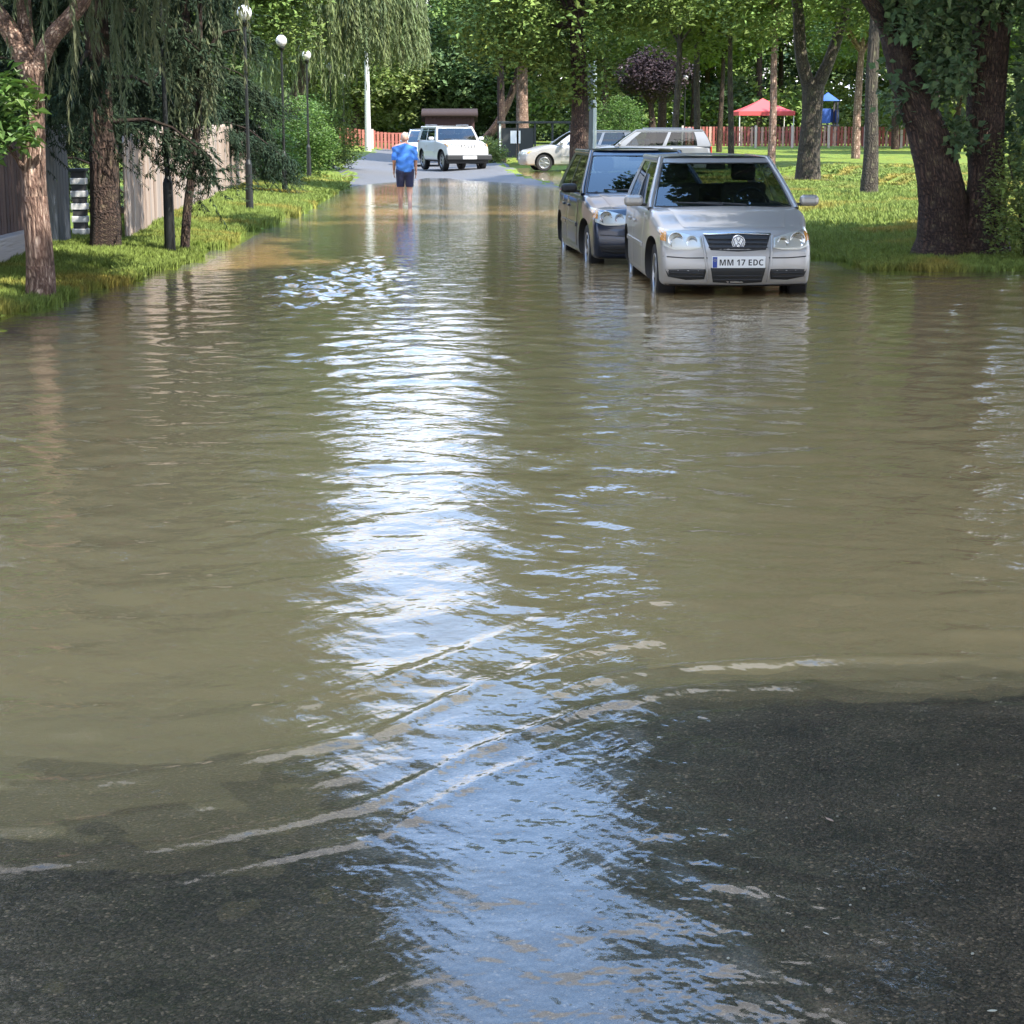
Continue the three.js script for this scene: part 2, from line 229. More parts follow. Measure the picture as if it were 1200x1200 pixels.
function foliage(parent, name, geoms, material, items, seed, tint = 0.3) {   // items: {p, s:[x,y,z], e?}; one InstancedMesh per leaf shape, the first one is the named part and the rest its children
  const r = rng(seed); let first = null;
  geoms.forEach((g, k) => {
    const mine = items.filter((_, i) => i % geoms.length === k); if (!mine.length) return;
    const im = new THREE.InstancedMesh(g, material, mine.length); im.name = name; im.castShadow = im.receiveShadow = true; im.userData.kind = 'stuff';
    mine.forEach((it, i) => {
      if (it.e) _e.set(...it.e); else _e.set((r() - 0.5) * 0.7, r() * 6.283, (r() - 0.5) * 0.7);
      _m.compose(it.p, _q.setFromEuler(_e), V(...it.s)); im.setMatrixAt(i, _m);
      const b = 1 + (r() - 0.5) * 2 * tint, w = (r() - 0.5) * tint * 0.7; im.setColorAt(i, _c.setRGB(b * (1 + w), b, b * (1 - w * 0.5)));
    });
    parent.add(im); first ??= im;
  });
  return first;
}
function lobePoints(lobes, n, seed, shell = 0.62, lump = 0.5) {   // spread through ellipsoids, mostly towards their outside, with gaps
  const r = rng(seed), out = [], vol = lobes.map((l) => Math.pow(l[3] * l[4] * l[5], 0.7)), tot = vol.reduce((a, b) => a + b, 0);
  lobes.forEach((l, k) => { const c = Math.round(n * vol[k] / tot); let made = 0, tries = 0;
    while (made < c && tries++ < c * 6) { const th = r() * 6.283, cp = 2 * r() - 1, sp = Math.sqrt(1 - cp * cp), rad = lerp(Math.cbrt(r()), 0.75 + 0.3 * r(), r() < shell ? 1 : 0);
      const p = V(l[0] + l[3] * rad * sp * Math.cos(th), l[1] + l[4] * rad * cp, l[2] + l[5] * rad * sp * Math.sin(th));
      if (fbm(p.x * 0.75 + p.z * 0.31 + 40, p.y * 0.8 - p.z * 0.5 + 40, 3, seed) < 0.5 * lump + 0.13) continue;
      out.push(p); made++; } });
  return out;
}
// a deciduous tree: tapered trunk, limbs to each lobe of the crown, leaf clumps
function tree(label, x, d, o) {
  const { trunk = [[0, 0, 0], [0, 3, 0]], r = [0.2, 0.14], bark = barkGrey, limbs = [], lobes = [], n = 900, leaves = L.broad, mat = greens.mid, scale = 1, name = 'tree', group, category = 'tree', seed = 1, strands, rad = 10, rough = 0.07, turn = 0, shell, lump, y, tint } = o;
  const t = thing(name, label, category, x, y ?? T(x, d) - 0.04, -d, turn, group);
  part('trunk', limb(trunk.map((p) => V(...p)), r, Math.max(8, Math.round(trunk.length * 5)), rad, rough, seed), bark, t);
  const auto = limbs.length ? limbs : lobes.slice(0, 7).map((l, i) => { const top = trunk[trunk.length - 1], f = 0.72 + 0.28 * hash2(i, seed), s = trunk.length > 1 ? trunk[trunk.length - 2].map((v, k) => lerp(v, top[k], f)) : top; return { p: [s, [lerp(s[0], l[0], 0.5), lerp(s[1], l[1], 0.42), lerp(s[2], l[2], 0.5)], [l[0], l[1] + l[4] * 0.4, l[2]]], r: [r[r.length - 1] * 0.65, r[r.length - 1] * 0.12] }; });
  auto.forEach((b, i) => part('branch', limb(b.p.map((p) => V(...p)), b.r, 10, 7, 0.06, seed + i), bark, t));
  if (lobes.length && n) { const rr = rng(seed + 5); foliage(t, 'crown', leaves, mat, lobePoints(lobes, n, seed, shell, lump).map((p) => { const s = scale * (0.75 + 0.5 * rr()); return { p, s: [s, s, s] }; }), seed, tint); }
  if (strands) foliage(t, 'crown', strands.leaves ?? L.strand, strands.mat ?? greens.willow, strands.items, seed + 3, tint);
  return t;
}
function hangers(boxes, n, seed, len = [0.8, 2], thick = 1) {   // hanging shoots inside boxes [x0,x1,y0,y1,z0,z1] (y of their tops)
  const r = rng(seed), out = [];
  for (const b of boxes) for (let i = 0; i < n; i++) { const l = lerp(len[0], len[1], r()); out.push({ p: V(lerp(b[0], b[1], r()), lerp(b[2], b[3], r()), lerp(b[4], b[5], r())), s: [thick * (0.8 + 0.5 * r()), l, thick * (0.8 + 0.5 * r())], e: [(r() - 0.5) * 0.25, r() * 6.283, (r() - 0.5) * 0.25] }); }
  return out;
}
const at = (px, py, h = 0) => { const p = P(px, py, h); return [p.x, -p.z]; };
{ // reddish trunk by the near left shore
  const [x, d] = at(48, 354);
  const t = tree('reddish forked trunk on the grass by the brown board fence', x, d, { bark: barkRed, seed: 3, rad: 14, rough: 0.05, name: 'weeping_birch',
    trunk: [[0, 0, 0], [0.01, 0.4, 0], [-0.01, 1.1, 0], [0.015, 1.7, 0], [0.03, 2.15, 0]], r: [0.15, 0.128, 0.115, 0.108, 0.105],
    limbs: [{ p: [[0.03, 2.05, 0], [-0.12, 2.42, 0.02], [-0.42, 2.9, 0.1], [-1.1, 4.6, 0.3], [-1.6, 7, 0.4]], r: [0.105, 0.09, 0.075, 0.05, 0.02] }, { p: [[0.04, 2.05, 0], [0.2, 2.38, 0.03], [0.52, 2.72, 0.05], [1.1, 3.7, 0], [1.7, 6, -0.5]], r: [0.085, 0.08, 0.07, 0.05, 0.02] }, { p: [[0.02, 2.1, -0.03], [-0.04, 2.6, -0.1], [-0.02, 3.4, -0.2], [0.2, 6.5, -0.5]], r: [0.08, 0.07, 0.06, 0.03] }],
    lobes: [[-0.8, 6.3, 0.4, 2.6, 2.2, 2.6], [1.2, 6.2, -0.6, 1.8, 2.0, 2.4], [0.2, 9.2, -0.5, 2.4, 2.4, 2.4], [-3, 6.8, 0, 2.2, 2, 2.2], [1.3, 8.8, -2.5, 1.6, 1.8, 1.8], [1.9, 5.0, -0.6, 1.3, 1.5, 1.5], [2.2, 7.2, -0.8, 1.5, 1.7, 1.8], [2.4, 5.9, 0.6, 1.0, 1.3, 1.2], [-1.2, 4.4, 0, 1.4, 1.1, 1.4]], n: 3000, mat: greens.mid, scale: 0.95, lump: 0.68,
    strands: { mat: greens.pale, items: [...hangers([[0.12, 0.6, 2.9, 4.4, -0.8, 0.3], [0.5, 1.15, 2.7, 4.2, -1.2, -0.1]], 34, 4, [0.7, 1.5], 0.5), ...hangers([[-0.7, 0.1, 3.4, 4.8, -0.6, 0.6], [0.1, 2.2, 3.6, 5.6, -1, 1]], 40, 6, [0.8, 1.5], 0.6)] } });
  const r = rng(12); foliage(t, 'leafy_shoot', [leafGeom(16, 0.12, 0.16, 31, { narrow: 0.5, droop: 0.5 })], greens.fresh, range(0, 1, 62).map((k) => ({ p: V(-0.5 + 0.72 * r() * (0.6 + 0.4 * k), 1.45 + 0.6 * r(), 0.1 + 0.4 * r()), s: [1, 1, 1] })), 5, 0.35);
  part('branch', limb([V(-0.05, 1.2, 0.05), V(-0.25, 1.55, 0.25), V(-0.5, 1.7, 0.3)], [0.025, 0.018, 0.008], 8, 6, 0.05, 2), barkRed, t);
}
function spruce(label, x, d, o) {
  const { h = 12, r0 = 0.19, R = 2, low = 2, n = 900, seed = 1, lean = 0, mat = greens.spruce, len = [0.5, 1.1], group, low2 = 0 } = o;
  const t = thing('spruce_tree', label, 'tree', x, T(x, d) - 0.05, -d, 0, group), r = rng(seed), items = [];
  part('trunk', limb([V(0, 0, 0), V(0.01, 0.5, 0), V(lean * 0.3, h * 0.5, 0), V(lean, h, 0)], [r0 * 1.2, r0, r0 * 0.6, 0.03], 16, 10, 0.06, seed), barkDark, t);
  const nb = Math.round(h * 3.2);
  for (let i = 0; i < nb; i++) {
    const y = lerp(low, h * 0.97, i / nb), a = i * 2.4 + r(), len2 = R * (1 - (y - low) / (h - low) * 0.85) * (0.75 + 0.4 * r()), tip = V(Math.cos(a) * len2, y - 0.35 * len2 + low2, Math.sin(a) * len2);
    part('branch', limb([V(lean * 0.5 * y / h, y, 0), V(Math.cos(a) * len2 * 0.5, y + 0.02, Math.sin(a) * len2 * 0.5), tip], [0.035, 0.02, 0.006], 5, 5, 0.05, i), barkDark, t);
    for (let k = 0; k < n / nb; k++) { const f = 0.12 + 0.9 * r(), p = V(Math.cos(a) * len2 * f, y - 0.35 * len2 * f * f + 0.02, Math.sin(a) * len2 * f); p.x += (r() - 0.5) * 0.45; p.z += (r() - 0.5) * 0.45; items.push({ p, s: [1, lerp(len[0], len[1], r()), 1], e: [(r() - 0.5) * 1.0 + Math.sin(a) * -0.4, r() * 0.6, (r() - 0.5) * 1.0 + Math.cos(a) * 0.4] }); }
  }
  foliage(t, 'crown', L.spruce, mat, items, seed, 0.35); return t;
}
{ const [x, d] = at(124, 303); spruce('old dark spruce with a thick bare trunk beside the striped gate post', x, d, { h: 11, r0: 0.175, R: 1.5, low: 1.6, n: 2200, seed: 8, len: [0.35, 0.8] }); }
spruce('dense black green conifer leaning over the pale picket fence', -5.9, 43, { h: 9, R: 2.1, low: 1.5, n: 3600, seed: 9, r0: 0.16 });
spruce('tall dark spruce in the garden behind the brown board fence', -8, 27, { h: 13, R: 2.6, low: 0.8, n: 3400, seed: 10 });
spruce('broad dark spruce in the garden behind the start of the picket fence', -7.2, 33, { h: 11, R: 2.3, low: 0.9, n: 3600, seed: 11 });
spruce('dark spruce in the garden behind the striped gate post', -7.6, 22.5, { h: 10, R: 2.2, low: 0.5, n: 3200, seed: 14 });
{ const [x, d] = at(216, 299);
  tree('slim leaning dark stem with weeping pale shoots beside a lamp post', x, d, { name: 'weeping_tree', bark: barkDark, seed: 21, trunk: [[0, 0, 0], [0.06, 0.6, 0], [0.17, 1.3, 0], [0.26, 2.1, 0], [0.3, 3.2, 0]], r: [0.062, 0.055, 0.05, 0.042, 0.03],
    limbs: [{ p: [[0.26, 2.1, 0], [0.1, 2.6, 0.1], [-0.3, 2.9, 0.2]], r: [0.03, 0.02, 0.008] }, { p: [[0.28, 2.4, 0], [0.55, 2.75, 0], [0.8, 2.8, 0.1]], r: [0.03, 0.02, 0.008] }, { p: [[0.3, 3.1, 0], [0.4, 4.2, 0], [0.9, 5.2, 0]], r: [0.03, 0.02, 0.01] }],
    lobes: [[0.3, 4.6, 0, 1.4, 1.2, 1.4]], n: 200, mat: greens.mid, strands: { mat: greens.pale, items: [...hangers([[-0.05, 0.55, 2.3, 2.95, -0.3, 0.3]], 46, 9, [0.6, 1.1], 0.5), ...hangers([[-0.7, 0.9, 3.2, 4.5, -0.7, 0.7]], 36, 10, [0.6, 1.3], 0.6)] } }); }
{ // weeping willow over the far left verge
  const bs = []; const r = rng(66);
  const items = []; for (let i = 0; i < 1900; i++) { const a = r() * 6.283, rr = Math.sqrt(r()), cx = 2.9 * rr * Math.cos(a), cz = 3.2 * rr * Math.sin(a), top = 7.6 - 2.3 * rr * rr + (r() - 0.5) * 0.8, l = lerp(1.4, 3.4, r()) * (0.4 + 0.6 * rr) ; const sx = 0.3 + cx, sy = top + 0.7 - r() * 1.6, least = sx > 0.6 ? 3.3 : 2.1; items.push({ p: V(sx, sy, cz), s: [1.15, Math.max(0.6, Math.min(l, sy - least - 0.7 * r())), 1.15], e: [(r() - 0.5) * 0.25, r() * 6.28, (r() - 0.5) * 0.25] }); }
  tree('tall weeping willow trailing olive green curtains over the verge and road', -3.9, 63, { name: 'willow_tree', bark: barkGrey, seed: 41, trunk: [[-1.6, 0, 0], [-1.5, 1.5, 0], [-1, 3, 0], [-0.5, 4.4, 0]], r: [0.34, 0.28, 0.25, 0.2], limbs: [{ p: [[-0.5, 4.2, 0], [0.6, 6, 0.5], [2, 7, 0.6]], r: [0.14, 0.09, 0.03] }, { p: [[-0.6, 4.2, 0], [-1.4, 6, -0.5], [-2, 7, -0.6]], r: [0.14, 0.09, 0.03] }, { p: [[-0.5, 4.3, 0], [0, 6, -1], [0.5, 7.2, -2]], r: [0.12, 0.08, 0.03] }], lobes: [], strands: { mat: greens.willow, items } });
}
tree('tall broad garden tree rising behind the pale picket fence', -7.0, 52, { bark: barkDark, seed: 47, name: 'garden_tree', trunk: [[0, 0, 0], [0.1, 2.5, 0], [0.2, 6, 0]], r: [0.32, 0.27, 0.2], lobes: [[0.6, 6, 0, 2.4, 2.2, 2.4], [2.2, 7.2, 0.4, 1.7, 2.2, 2], [1.4, 9.6, 0, 2.4, 2.4, 2.4], [-2, 7, 0, 2.4, 2.4, 2.4], [-0.5, 10.5, 0, 2.2, 2, 2.2], [2.4, 4.8, 0.2, 1.4, 1.4, 1.4], [3, 6.6, 0.5, 1.1, 1.6, 1.2]], n: 2500, scale: 1.2, mat: greens.mid });
function bush(label, x, d, w, h, o = {}) {
  const { mat = greens.fresh, n = 220, seed = 1, leaves = L.broad, scale = 0.7, name = 'bush', group } = o, t = thing(name, label, 'bush', x, T(x, d) - 0.03, -d, 0, group), r = rng(seed);
  for (let i = 0; i < 4; i++) { const a = i * 1.7; part('stem', limb([V(0, 0, 0), V(Math.cos(a) * w * 0.12, h * 0.4, Math.sin(a) * w * 0.12), V(Math.cos(a) * w * 0.3, h * 0.8, Math.sin(a) * w * 0.3)], [0.03, 0.02, 0.008], 6, 5, 0.05, i), barkGrey, t); }
  foliage(t, 'crown', leaves, mat, lobePoints([[0, h * 0.55, 0, w / 2, h * 0.5, w / 2], [w * 0.2, h * 0.3, 0.1, w * 0.35, h * 0.3, w * 0.35], [-w * 0.2, h * 0.32, 0, w * 0.35, h * 0.32, w * 0.35]], n, seed, 0.6, 0.2).map((p) => { p.y = Math.max(0.1, p.y); const s = scale * (0.7 + 0.5 * r()); return { p, s: [s, s, s] }; }), seed, 0.35); return t;
}
bush('bright green bush against the end of the pale picket fence', X(322, 50), 50, 1.0, 1.3, { seed: 3 });
bush('rounded bright green bush between two lamp posts on the far verge', X(352, 57), 57, 1.9, 2.2, { seed: 4, n: 380 });
bush('taller green bush behind the last lamp posts of the verge', X(384, 66), 66, 2.0, 2.6, { seed: 5, n: 420, mat: greens.mid });
bush('round green bush behind the parked estate cars', X(727, 84), 84, 2.1, 2.5, { seed: 6, n: 520, mat: greens.fresh });
bush('light green shrub beside the twin trunked tree', X(1215, 21.5), 21.6, 0.9, 1.5, { seed: 7, n: 150, mat: greens.light, scale: 0.45 });
bush('yellowish low shrub beside the notice board enclosure', X(572, 76), 76, 1.4, 0.9, { seed: 8, n: 160, mat: greens.light });
{ // twin-trunked tree on the right
  const [x, d] = at(1126, 308);
  const t = tree('huge dark twin trunked tree rising from one gnarled base at the flood edge', x, d, { bark: barkDark, seed: 31, rad: 28, rough: 0.13, name: 'twin_trunk_tree',
    trunk: [[-0.2, -0.1, 0], [-0.22, 0.25, 0], [-0.28, 0.75, 0], [-0.47, 1.42, 0.02], [-0.76, 2.1, 0], [-0.95, 2.8, 0], [-1.2, 3.8, 0], [-1.6, 6, 0]], r: [0.46, 0.33, 0.28, 0.255, 0.2, 0.18, 0.17, 0.12],
    limbs: [{ p: [[0.24, -0.1, 0.06], [0.25, 0.3, 0.06], [0.25, 0.9, 0.05], [0.22, 1.5, 0], [0.2, 2.2, 0], [0.24, 3, 0], [0.4, 4.2, -0.2], [0.9, 7, -0.5]], r: [0.42, 0.29, 0.23, 0.235, 0.26, 0.25, 0.2, 0.1] }, { p: [[-0.8, 2.4, 0], [-1.7, 3.4, 0.6], [-3, 4.8, 1]], r: [0.1, 0.07, 0.03] }, { p: [[0.3, 3, 0], [1.6, 4.5, 0.8], [3, 6, 1]], r: [0.13, 0.08, 0.03] }, { p: [[0.3, 3.4, 0], [0.4, 5, -1.4], [0.2, 7, -3]], r: [0.13, 0.08, 0.03] }, { p: [[-1.2, 4.4, 0], [-2.2, 6, -0.8], [-2.6, 8, -1.4]], r: [0.1, 0.07, 0.03] }],
    lobes: [[-1.6, 6.2, 0.5, 2.3, 2.0, 2.6], [1.8, 6.2, 0.8, 2.8, 2.2, 2.8], [0.3, 8.6, -0.4, 3.0, 2.2, 3.0], [0.4, 5.6, -2.4, 2.6, 2, 2.2], [3.6, 5.2, 0, 2, 1.8, 2.2], [0.2, 4.2, 1.4, 1.8, 0.9, 1.2], [0.2, 9.2, -5.2, 2.8, 1.9, 2.8], [-1.6, 8.6, -3.4, 2.2, 1.8, 2.2]], n: 3100, leaves: L.big, mat: greens.blue, scale: 1.15, lump: 0.6 });  // high rear lobes, out of view, are added to shade the flooded road
  const r = rng(81), low = []; for (const [x0, x1, y0, y1, z0, z1, n] of [[-0.6, -0.08, 1.85, 3.0, 0.05, 0.5, 100], [-0.25, 0.02, 1.3, 1.6, 0.1, 0.3, 16], [-1.2, -0.5, 2.6, 3.3, 0.2, 0.6, 64], [0.5, 1.3, 0.7, 3.2, -0.2, 0.6, 230], [-0.2, 0.7, 2.75, 3.3, 0.3, 0.6, 80], [-1, -0.8, 1.5, 2.4, 0.05, 0.3, 8]]) for (let i = 0; i < n; i++) low.push({ p: V(lerp(x0, x1, r()), lerp(y0, y1, r()), lerp(z0, z1, r())), s: [0.47, 0.47, 0.47] });
  foliage(t, 'leafy_shoot', L.big, greens.blue, low, 82, 0.4);
}
const lob = (h, R, s = 1, seed = 0) => { const r = rng(seed + 500), o = []; for (let i = 0; i < 6; i++) { const a = i * 1.047 + r(); o.push([Math.cos(a) * R * 0.5, h + (r() - 0.5) * R * 0.7, Math.sin(a) * R * 0.5, R * (0.5 + 0.2 * r()), R * s * (0.42 + 0.18 * r()), R * (0.5 + 0.2 * r())]); } o.push([0, h + R * s * 0.55, 0, R * 0.6, R * s * 0.5, R * 0.6]); return o; };
{ // park trees that stand free
  tree('mossy tree forking into two limbs on the lawn beside the flooded path', X(949, 50), 50, { name: 'forked_tree', bark: barkGrey, seed: 51, rad: 14, trunk: [[0, 0, 0], [0, 0.8, 0], [0.05, 1.8, 0], [0.06, 2.6, 0]], r: [0.36, 0.3, 0.27, 0.3], limbs: [{ p: [[0, 2.4, 0], [-0.28, 3.3, 0], [-0.42, 4.6, 0], [-0.9, 7, 0]], r: [0.2, 0.17, 0.15, 0.06] }, { p: [[0.1, 2.4, 0], [0.45, 3.2, 0], [0.8, 4.4, 0.1], [1.4, 7, 0.3]], r: [0.2, 0.16, 0.14, 0.06] }], lobes: lob(7, 4.2, 0.9, 1), n: 1500, scale: 1.3, mat: greens.mid });
  tree('slender grey tree standing on the lawn beside the twin trunked tree', X(1021, 38.5), 38.5, { bark: barkGrey, seed: 52, trunk: [[0, 0, 0], [0.02, 1, 0], [-0.03, 2.4, 0], [0.05, 5, 0]], r: [0.2, 0.15, 0.13, 0.1], lobes: [...lob(6.6, 3, 1, 2), [-2.4, 8.8, 3.5, 2.5, 1.8, 2.5], [-1.6, 9.2, 1, 2.2, 1.6, 2.2]], n: 1300, scale: 1.1, mat: greens.dark });  // the high offset lobes are added to keep sun off the flooded road
  tree('thin reddish stem in front of the red gazebo', X(905, 66), 66, { bark: barkRed, seed: 53, trunk: [[0, 0, 0], [0.02, 2, 0], [0, 4, 0], [0.1, 5.4, 0]], r: [0.15, 0.13, 0.11, 0.08], lobes: lob(6.8, 2.8, 0.9, 3), n: 700, scale: 1.4, mat: greens.mid });
  tree('small reddish tree on the sunny lawn in front of the red picket fence', X(1004, 80), 80, { bark: barkRed, seed: 54, trunk: [[0, 0, 0], [0, 2, 0], [0.1, 5, 0]], r: [0.2, 0.17, 0.12], lobes: lob(6.5, 3.2, 0.8, 4), n: 800, scale: 1.5, mat: greens.mid });
  tree('dark trunked tree behind the navy hatchback with sunlit upper leaves', X(679, 45), 45, { bark: barkDark, seed: 55, trunk: [[0, 0, 0], [0, 1.3, 0], [0, 2.4, 0], [-0.1, 4.4, 0]], r: [0.28, 0.23, 0.2, 0.16], lobes: [[-1.7, 4.4, 0, 1.2, 1.4, 1.3], [-1.5, 6.6, 0, 1.6, 1.8, 1.7], [-1.1, 9.2, 0, 1.9, 1.8, 1.9], [-0.7, 11.6, 0, 1.8, 1.5, 1.8], [-0.6, 4.6, 0.2, 1.6, 1.6, 1.6], [1.2, 5.2, 0.4, 1.6, 1.3, 1.6], [0.3, 7, 0, 2.2, 1.8, 2.2], [-0.5, 9.4, 0, 2, 1.9, 2], [0, 3.2, -0.3, 0.9, 0.9, 0.9], [0.9, 10.2, 0, 1.6, 1.5, 1.6], [2.6, 7.6, 0.3, 2, 1.8, 2], [2.4, 10.4, 0, 2, 1.9, 2], [4.0, 9, 0.5, 1.6, 1.6, 1.6]], n: 3300, scale: 1.05, mat: greens.mid });
  tree('plum tree with dark purple leaves behind the parked estate cars', X(762, 88), 88, { bark: barkDark, seed: 56, name: 'plum_tree', trunk: [[0, 0, 0], [0.1, 1.2, 0], [0, 2.4, 0]], r: [0.2, 0.17, 0.12], lobes: lob(3.5, 1.5, 0.9, 5), n: 420, scale: 1, mat: greens.plum });
}
{ // park trees in rows between the cars and the picket fence
  const spec = [[612, 86, 0.34, 'brown trunk standing behind the notice enclosure', greens.dark, barkRed], [572, 92, 0.22, 'leaning trunk behind the white jeep', greens.dark, barkDark], [588, 82, 0.2, 'dark trunk left of the notice enclosure', greens.mid, barkDark], [775, 96, 0.26, 'dark trunk next to the plum tree', greens.mid, barkDark], [818, 74, 0.16, 'thin grey trunk behind the parked cars', greens.light, barkGrey], [843, 92, 0.15, 'thin dark trunk just left of the gazebo', greens.mid, barkDark], [858, 70, 0.13, 'pale thin trunk in front of the gazebo corner', greens.light, barkGrey], [790, 70, 0.15, 'thin trunk under light green leaves', greens.light, barkGrey], [1050, 98, 0.22, 'dark trunk beyond the slender grey tree', greens.mid, barkDark], [1090, 66, 0.24, 'trunk seen in the gap of the twin trunked tree', greens.dark, barkDark], [1160, 88, 0.25, 'dark trunk far behind the twin trunked tree', greens.mid, barkDark]];
  spec.forEach(([px, d, r, label, mat, bark], i) => { const lean = px === 572 ? 1.6 : 0.2 * Math.sin(i * 3); tree(label, X(px, d), d, { bark, seed: 100 + i, trunk: [[px === 572 ? -0.9 : 0, 0, 0], [lean * 0.3, 1.6, 0], [lean * 0.8, 3.4, 0], [lean, 5, 0]], r: [r, r * 0.86, r * 0.75, r * 0.6], lobes: lob(6.2 + 1.4 * hash2(i, 2), 3.2 + hash2(i, 4), 0.85, 20 + i), n: 720, leaves: L.far, scale: 0.72, mat, group: 'park trees' }); });
  // the wood that closes the view
  const r = rng(900), rows = [];
  for (let x = -52; x < 70; x += 5.2) rows.push([x + (r() - 0.5) * 3, 116 + r() * 8]);
  for (let x = -60; x < 80; x += 6.5) rows.push([x + (r() - 0.5) * 3, 134 + r() * 10]);
  for (const x of [-14, -19, -25, -12, -33, 27, 34, 42]) rows.push([x + r(), x < 0 ? 66 + r() * 34 : 72 + r() * 30]);
  rows.forEach(([x, d], i) => { const gap = x > -12 * d / 120 && x < 1.5 * d / 120, h = gap ? 5 + r() * 0.6 : 7 + r() * 4, R = gap ? 4.2 : 4.4 + r() * 1.8;
    tree('leafy tree of the wood that closes the view behind fences and park', x, d, { name: 'woodland_tree', bark: barkDark, seed: 200 + i, trunk: [[0, 0, 0], [0.1, 2, 0], [0, h * 0.75, 0]], r: [0.28, 0.24, 0.16], lobes: [...lob(h, R, 1, 60 + i), [0, 2.2, -1.5, R * 0.9, 2, R * 0.5]], n: 560, leaves: L.far, scale: 1.15, mat: [greens.mid, greens.dark, greens.mid, greens.light, greens.dark, greens.blue][i % 6], group: 'trees of the wood behind' }); });
  { const rr = rng(77), items = []; for (let i = 0; i < 5200; i++) { const x = lerp(-85, 105, rr()), d = 146 + rr() * 16, gap = x > -14 && x < 2; items.push({ p: V(x, T(x, d) + Math.pow(rr(), 1.1) * (gap ? 7.5 : 11) * (0.6 + 0.4 * fbm(x * 0.12, 3, 2, 6)), -d), s: [2, 2, 2] }); }
    const far = new THREE.Group(); far.name = 'far_wood'; far.userData.kind = 'stuff'; tag(far, 'dense dark green wood far behind all the fences', 'wood'); scene.add(far); foliage(far, 'foliage', L.far, greens.dark, items, 78, 0.4); }
  // unseen street trees round the viewer, some added only to shade the crossing
  for (const [x, d, h, R, i] of [[9.5, 10.5, 8.5, 4.2, 1], [10.5, 2, 9.5, 5, 2], [5.5, -6.5, 9, 4.8, 3], [-2.5, -8, 9.5, 4.6, 4], [15.5, 17.5, 8.5, 4.4, 5], [3.2, -1.2, 12.5, 3.9, 6], [-8.2, 9.5, 7.5, 3.6, 7], [7.2, 6, 12, 3.6, 8], [5.4, 1.6, 11, 3.4, 9], [7.8, 15.3, 9, 3.8, 10], [8.4, -2.6, 10, 3.7, 11], [6.0, 11.3, 11, 3.0, 12]])
    tree(['', 'street tree on the corner to the right of the crossing', 'broad street tree to the right of the viewer', 'street tree behind the viewer to the right', 'street tree behind the viewer to the left', 'street tree further along the side street on the right', 'tall street tree arching over the viewer', 'street tree on the left side street', 'tall street tree between the two on the right', 'slim street tree added for shade close to the viewer on the right', 'street tree added for shade just before the twin trunked tree', 'street tree added for shade behind the viewer', 'tall slim street tree added for shade at the corner of the crossing'][i], x, d, { name: 'street_tree', bark: barkDark, seed: 300 + i, trunk: [[0, 0, 0], [0.1, 2, 0], [0, h * 0.8, 0]], r: [0.3, 0.26, 0.16], lobes: lob(h, R, 0.8, 90 + i), n: 1500, leaves: L.far, scale: 0.68, mat: greens.mid, lump: 0.2 });
}
// ---------------------------------------------------------------- grass
{ const r = rng(70), pos = [], idx = [];
  for (let i = 0; i < 9; i++) { const a = r() * 6.283, o = 0.05 * r(), h = 0.06 + 0.07 * r(), lean = 0.05 * r(), w = 0.005 + 0.003 * r(), cx = Math.cos(a) * o, cz = Math.sin(a) * o, b = pos.length / 3, s = a + 1.4; pos.push(cx - Math.cos(s) * w, -0.01, cz - Math.sin(s) * w, cx + Math.cos(s) * w, -0.01, cz + Math.sin(s) * w, cx + Math.cos(a) * lean * 0.4 + Math.cos(s) * w * 0.7, h * 0.6, cz + Math.sin(a) * lean * 0.4 + Math.sin(s) * w * 0.7, cx + Math.cos(a) * lean, h, cz + Math.sin(a) * lean); idx.push(b, b + 1, b + 2, b, b + 2, b + 3); }
  const g = new THREE.BufferGeometry(); g.setAttribute('position', new THREE.Float32BufferAttribute(pos, 3)); g.setIndex(idx); const tuft = g.toNonIndexed(); tuft.computeVertexNormals();
  const mat = phys({ color: col(0.16, 0.215, 0.045), roughness: 0.75, side: THREE.DoubleSide, specularIntensity: 0.6 });
  const lawn = (name, n, place, seed) => { const rr = rng(seed), im = new THREE.InstancedMesh(tuft, mat, n); im.name = name; im.userData.kind = 'stuff'; im.castShadow = im.receiveShadow = true; let i = 0, tries = 0;
    while (i < n && tries++ < n * 8) { const [x, d] = place(rr); const y = T(x, d), m = roadMeasure(x, d); if (y < -0.004 || m > 0.1 || fbm(x * 1.3, d * 1.3, 3, 77) < 0.27) continue; const far = d > 40 ? 1.9 : d > 28 ? 1.4 : 1.0, s = far * (0.6 + 0.7 * rr()); _m.compose(V(x, y, -d), _q.setFromEuler(_e.set(0, rr() * 6.28, 0)), V(s, s * (0.45 + 0.5 * fbm(x, d, 3, 5)) * (far > 1.5 ? 0.6 : 1), s)); im.setMatrixAt(i, _m); const b = 0.7 + 0.6 * rr(), dry = smooth(0.5, 0.75, fbm(x * 0.8, d * 0.8, 3, 33)); im.setColorAt(i, _c.setRGB(b * (1 + 0.6 * dry), b, b)); i++; }
    im.count = i; tag(im, name === 'verge_grass' ? 'short green grass of the verge along the garden fences' : 'short green park grass right of the road', 'grass'); scene.add(im); };
  lawn('verge_grass', 52000, (r) => { const d = 14.5 + 44 * r() * r(); return [lerp(-5.2, -2.6, r()) - (d < 19 ? 2.5 * r() : 0), d]; }, 1);
  lawn('park_grass', 90000, (r) => { const d = 20.5 + 44 * Math.pow(r(), 1.6); return [lerp(3.5, 5 + d * 0.3, r()), d]; }, 2);
}
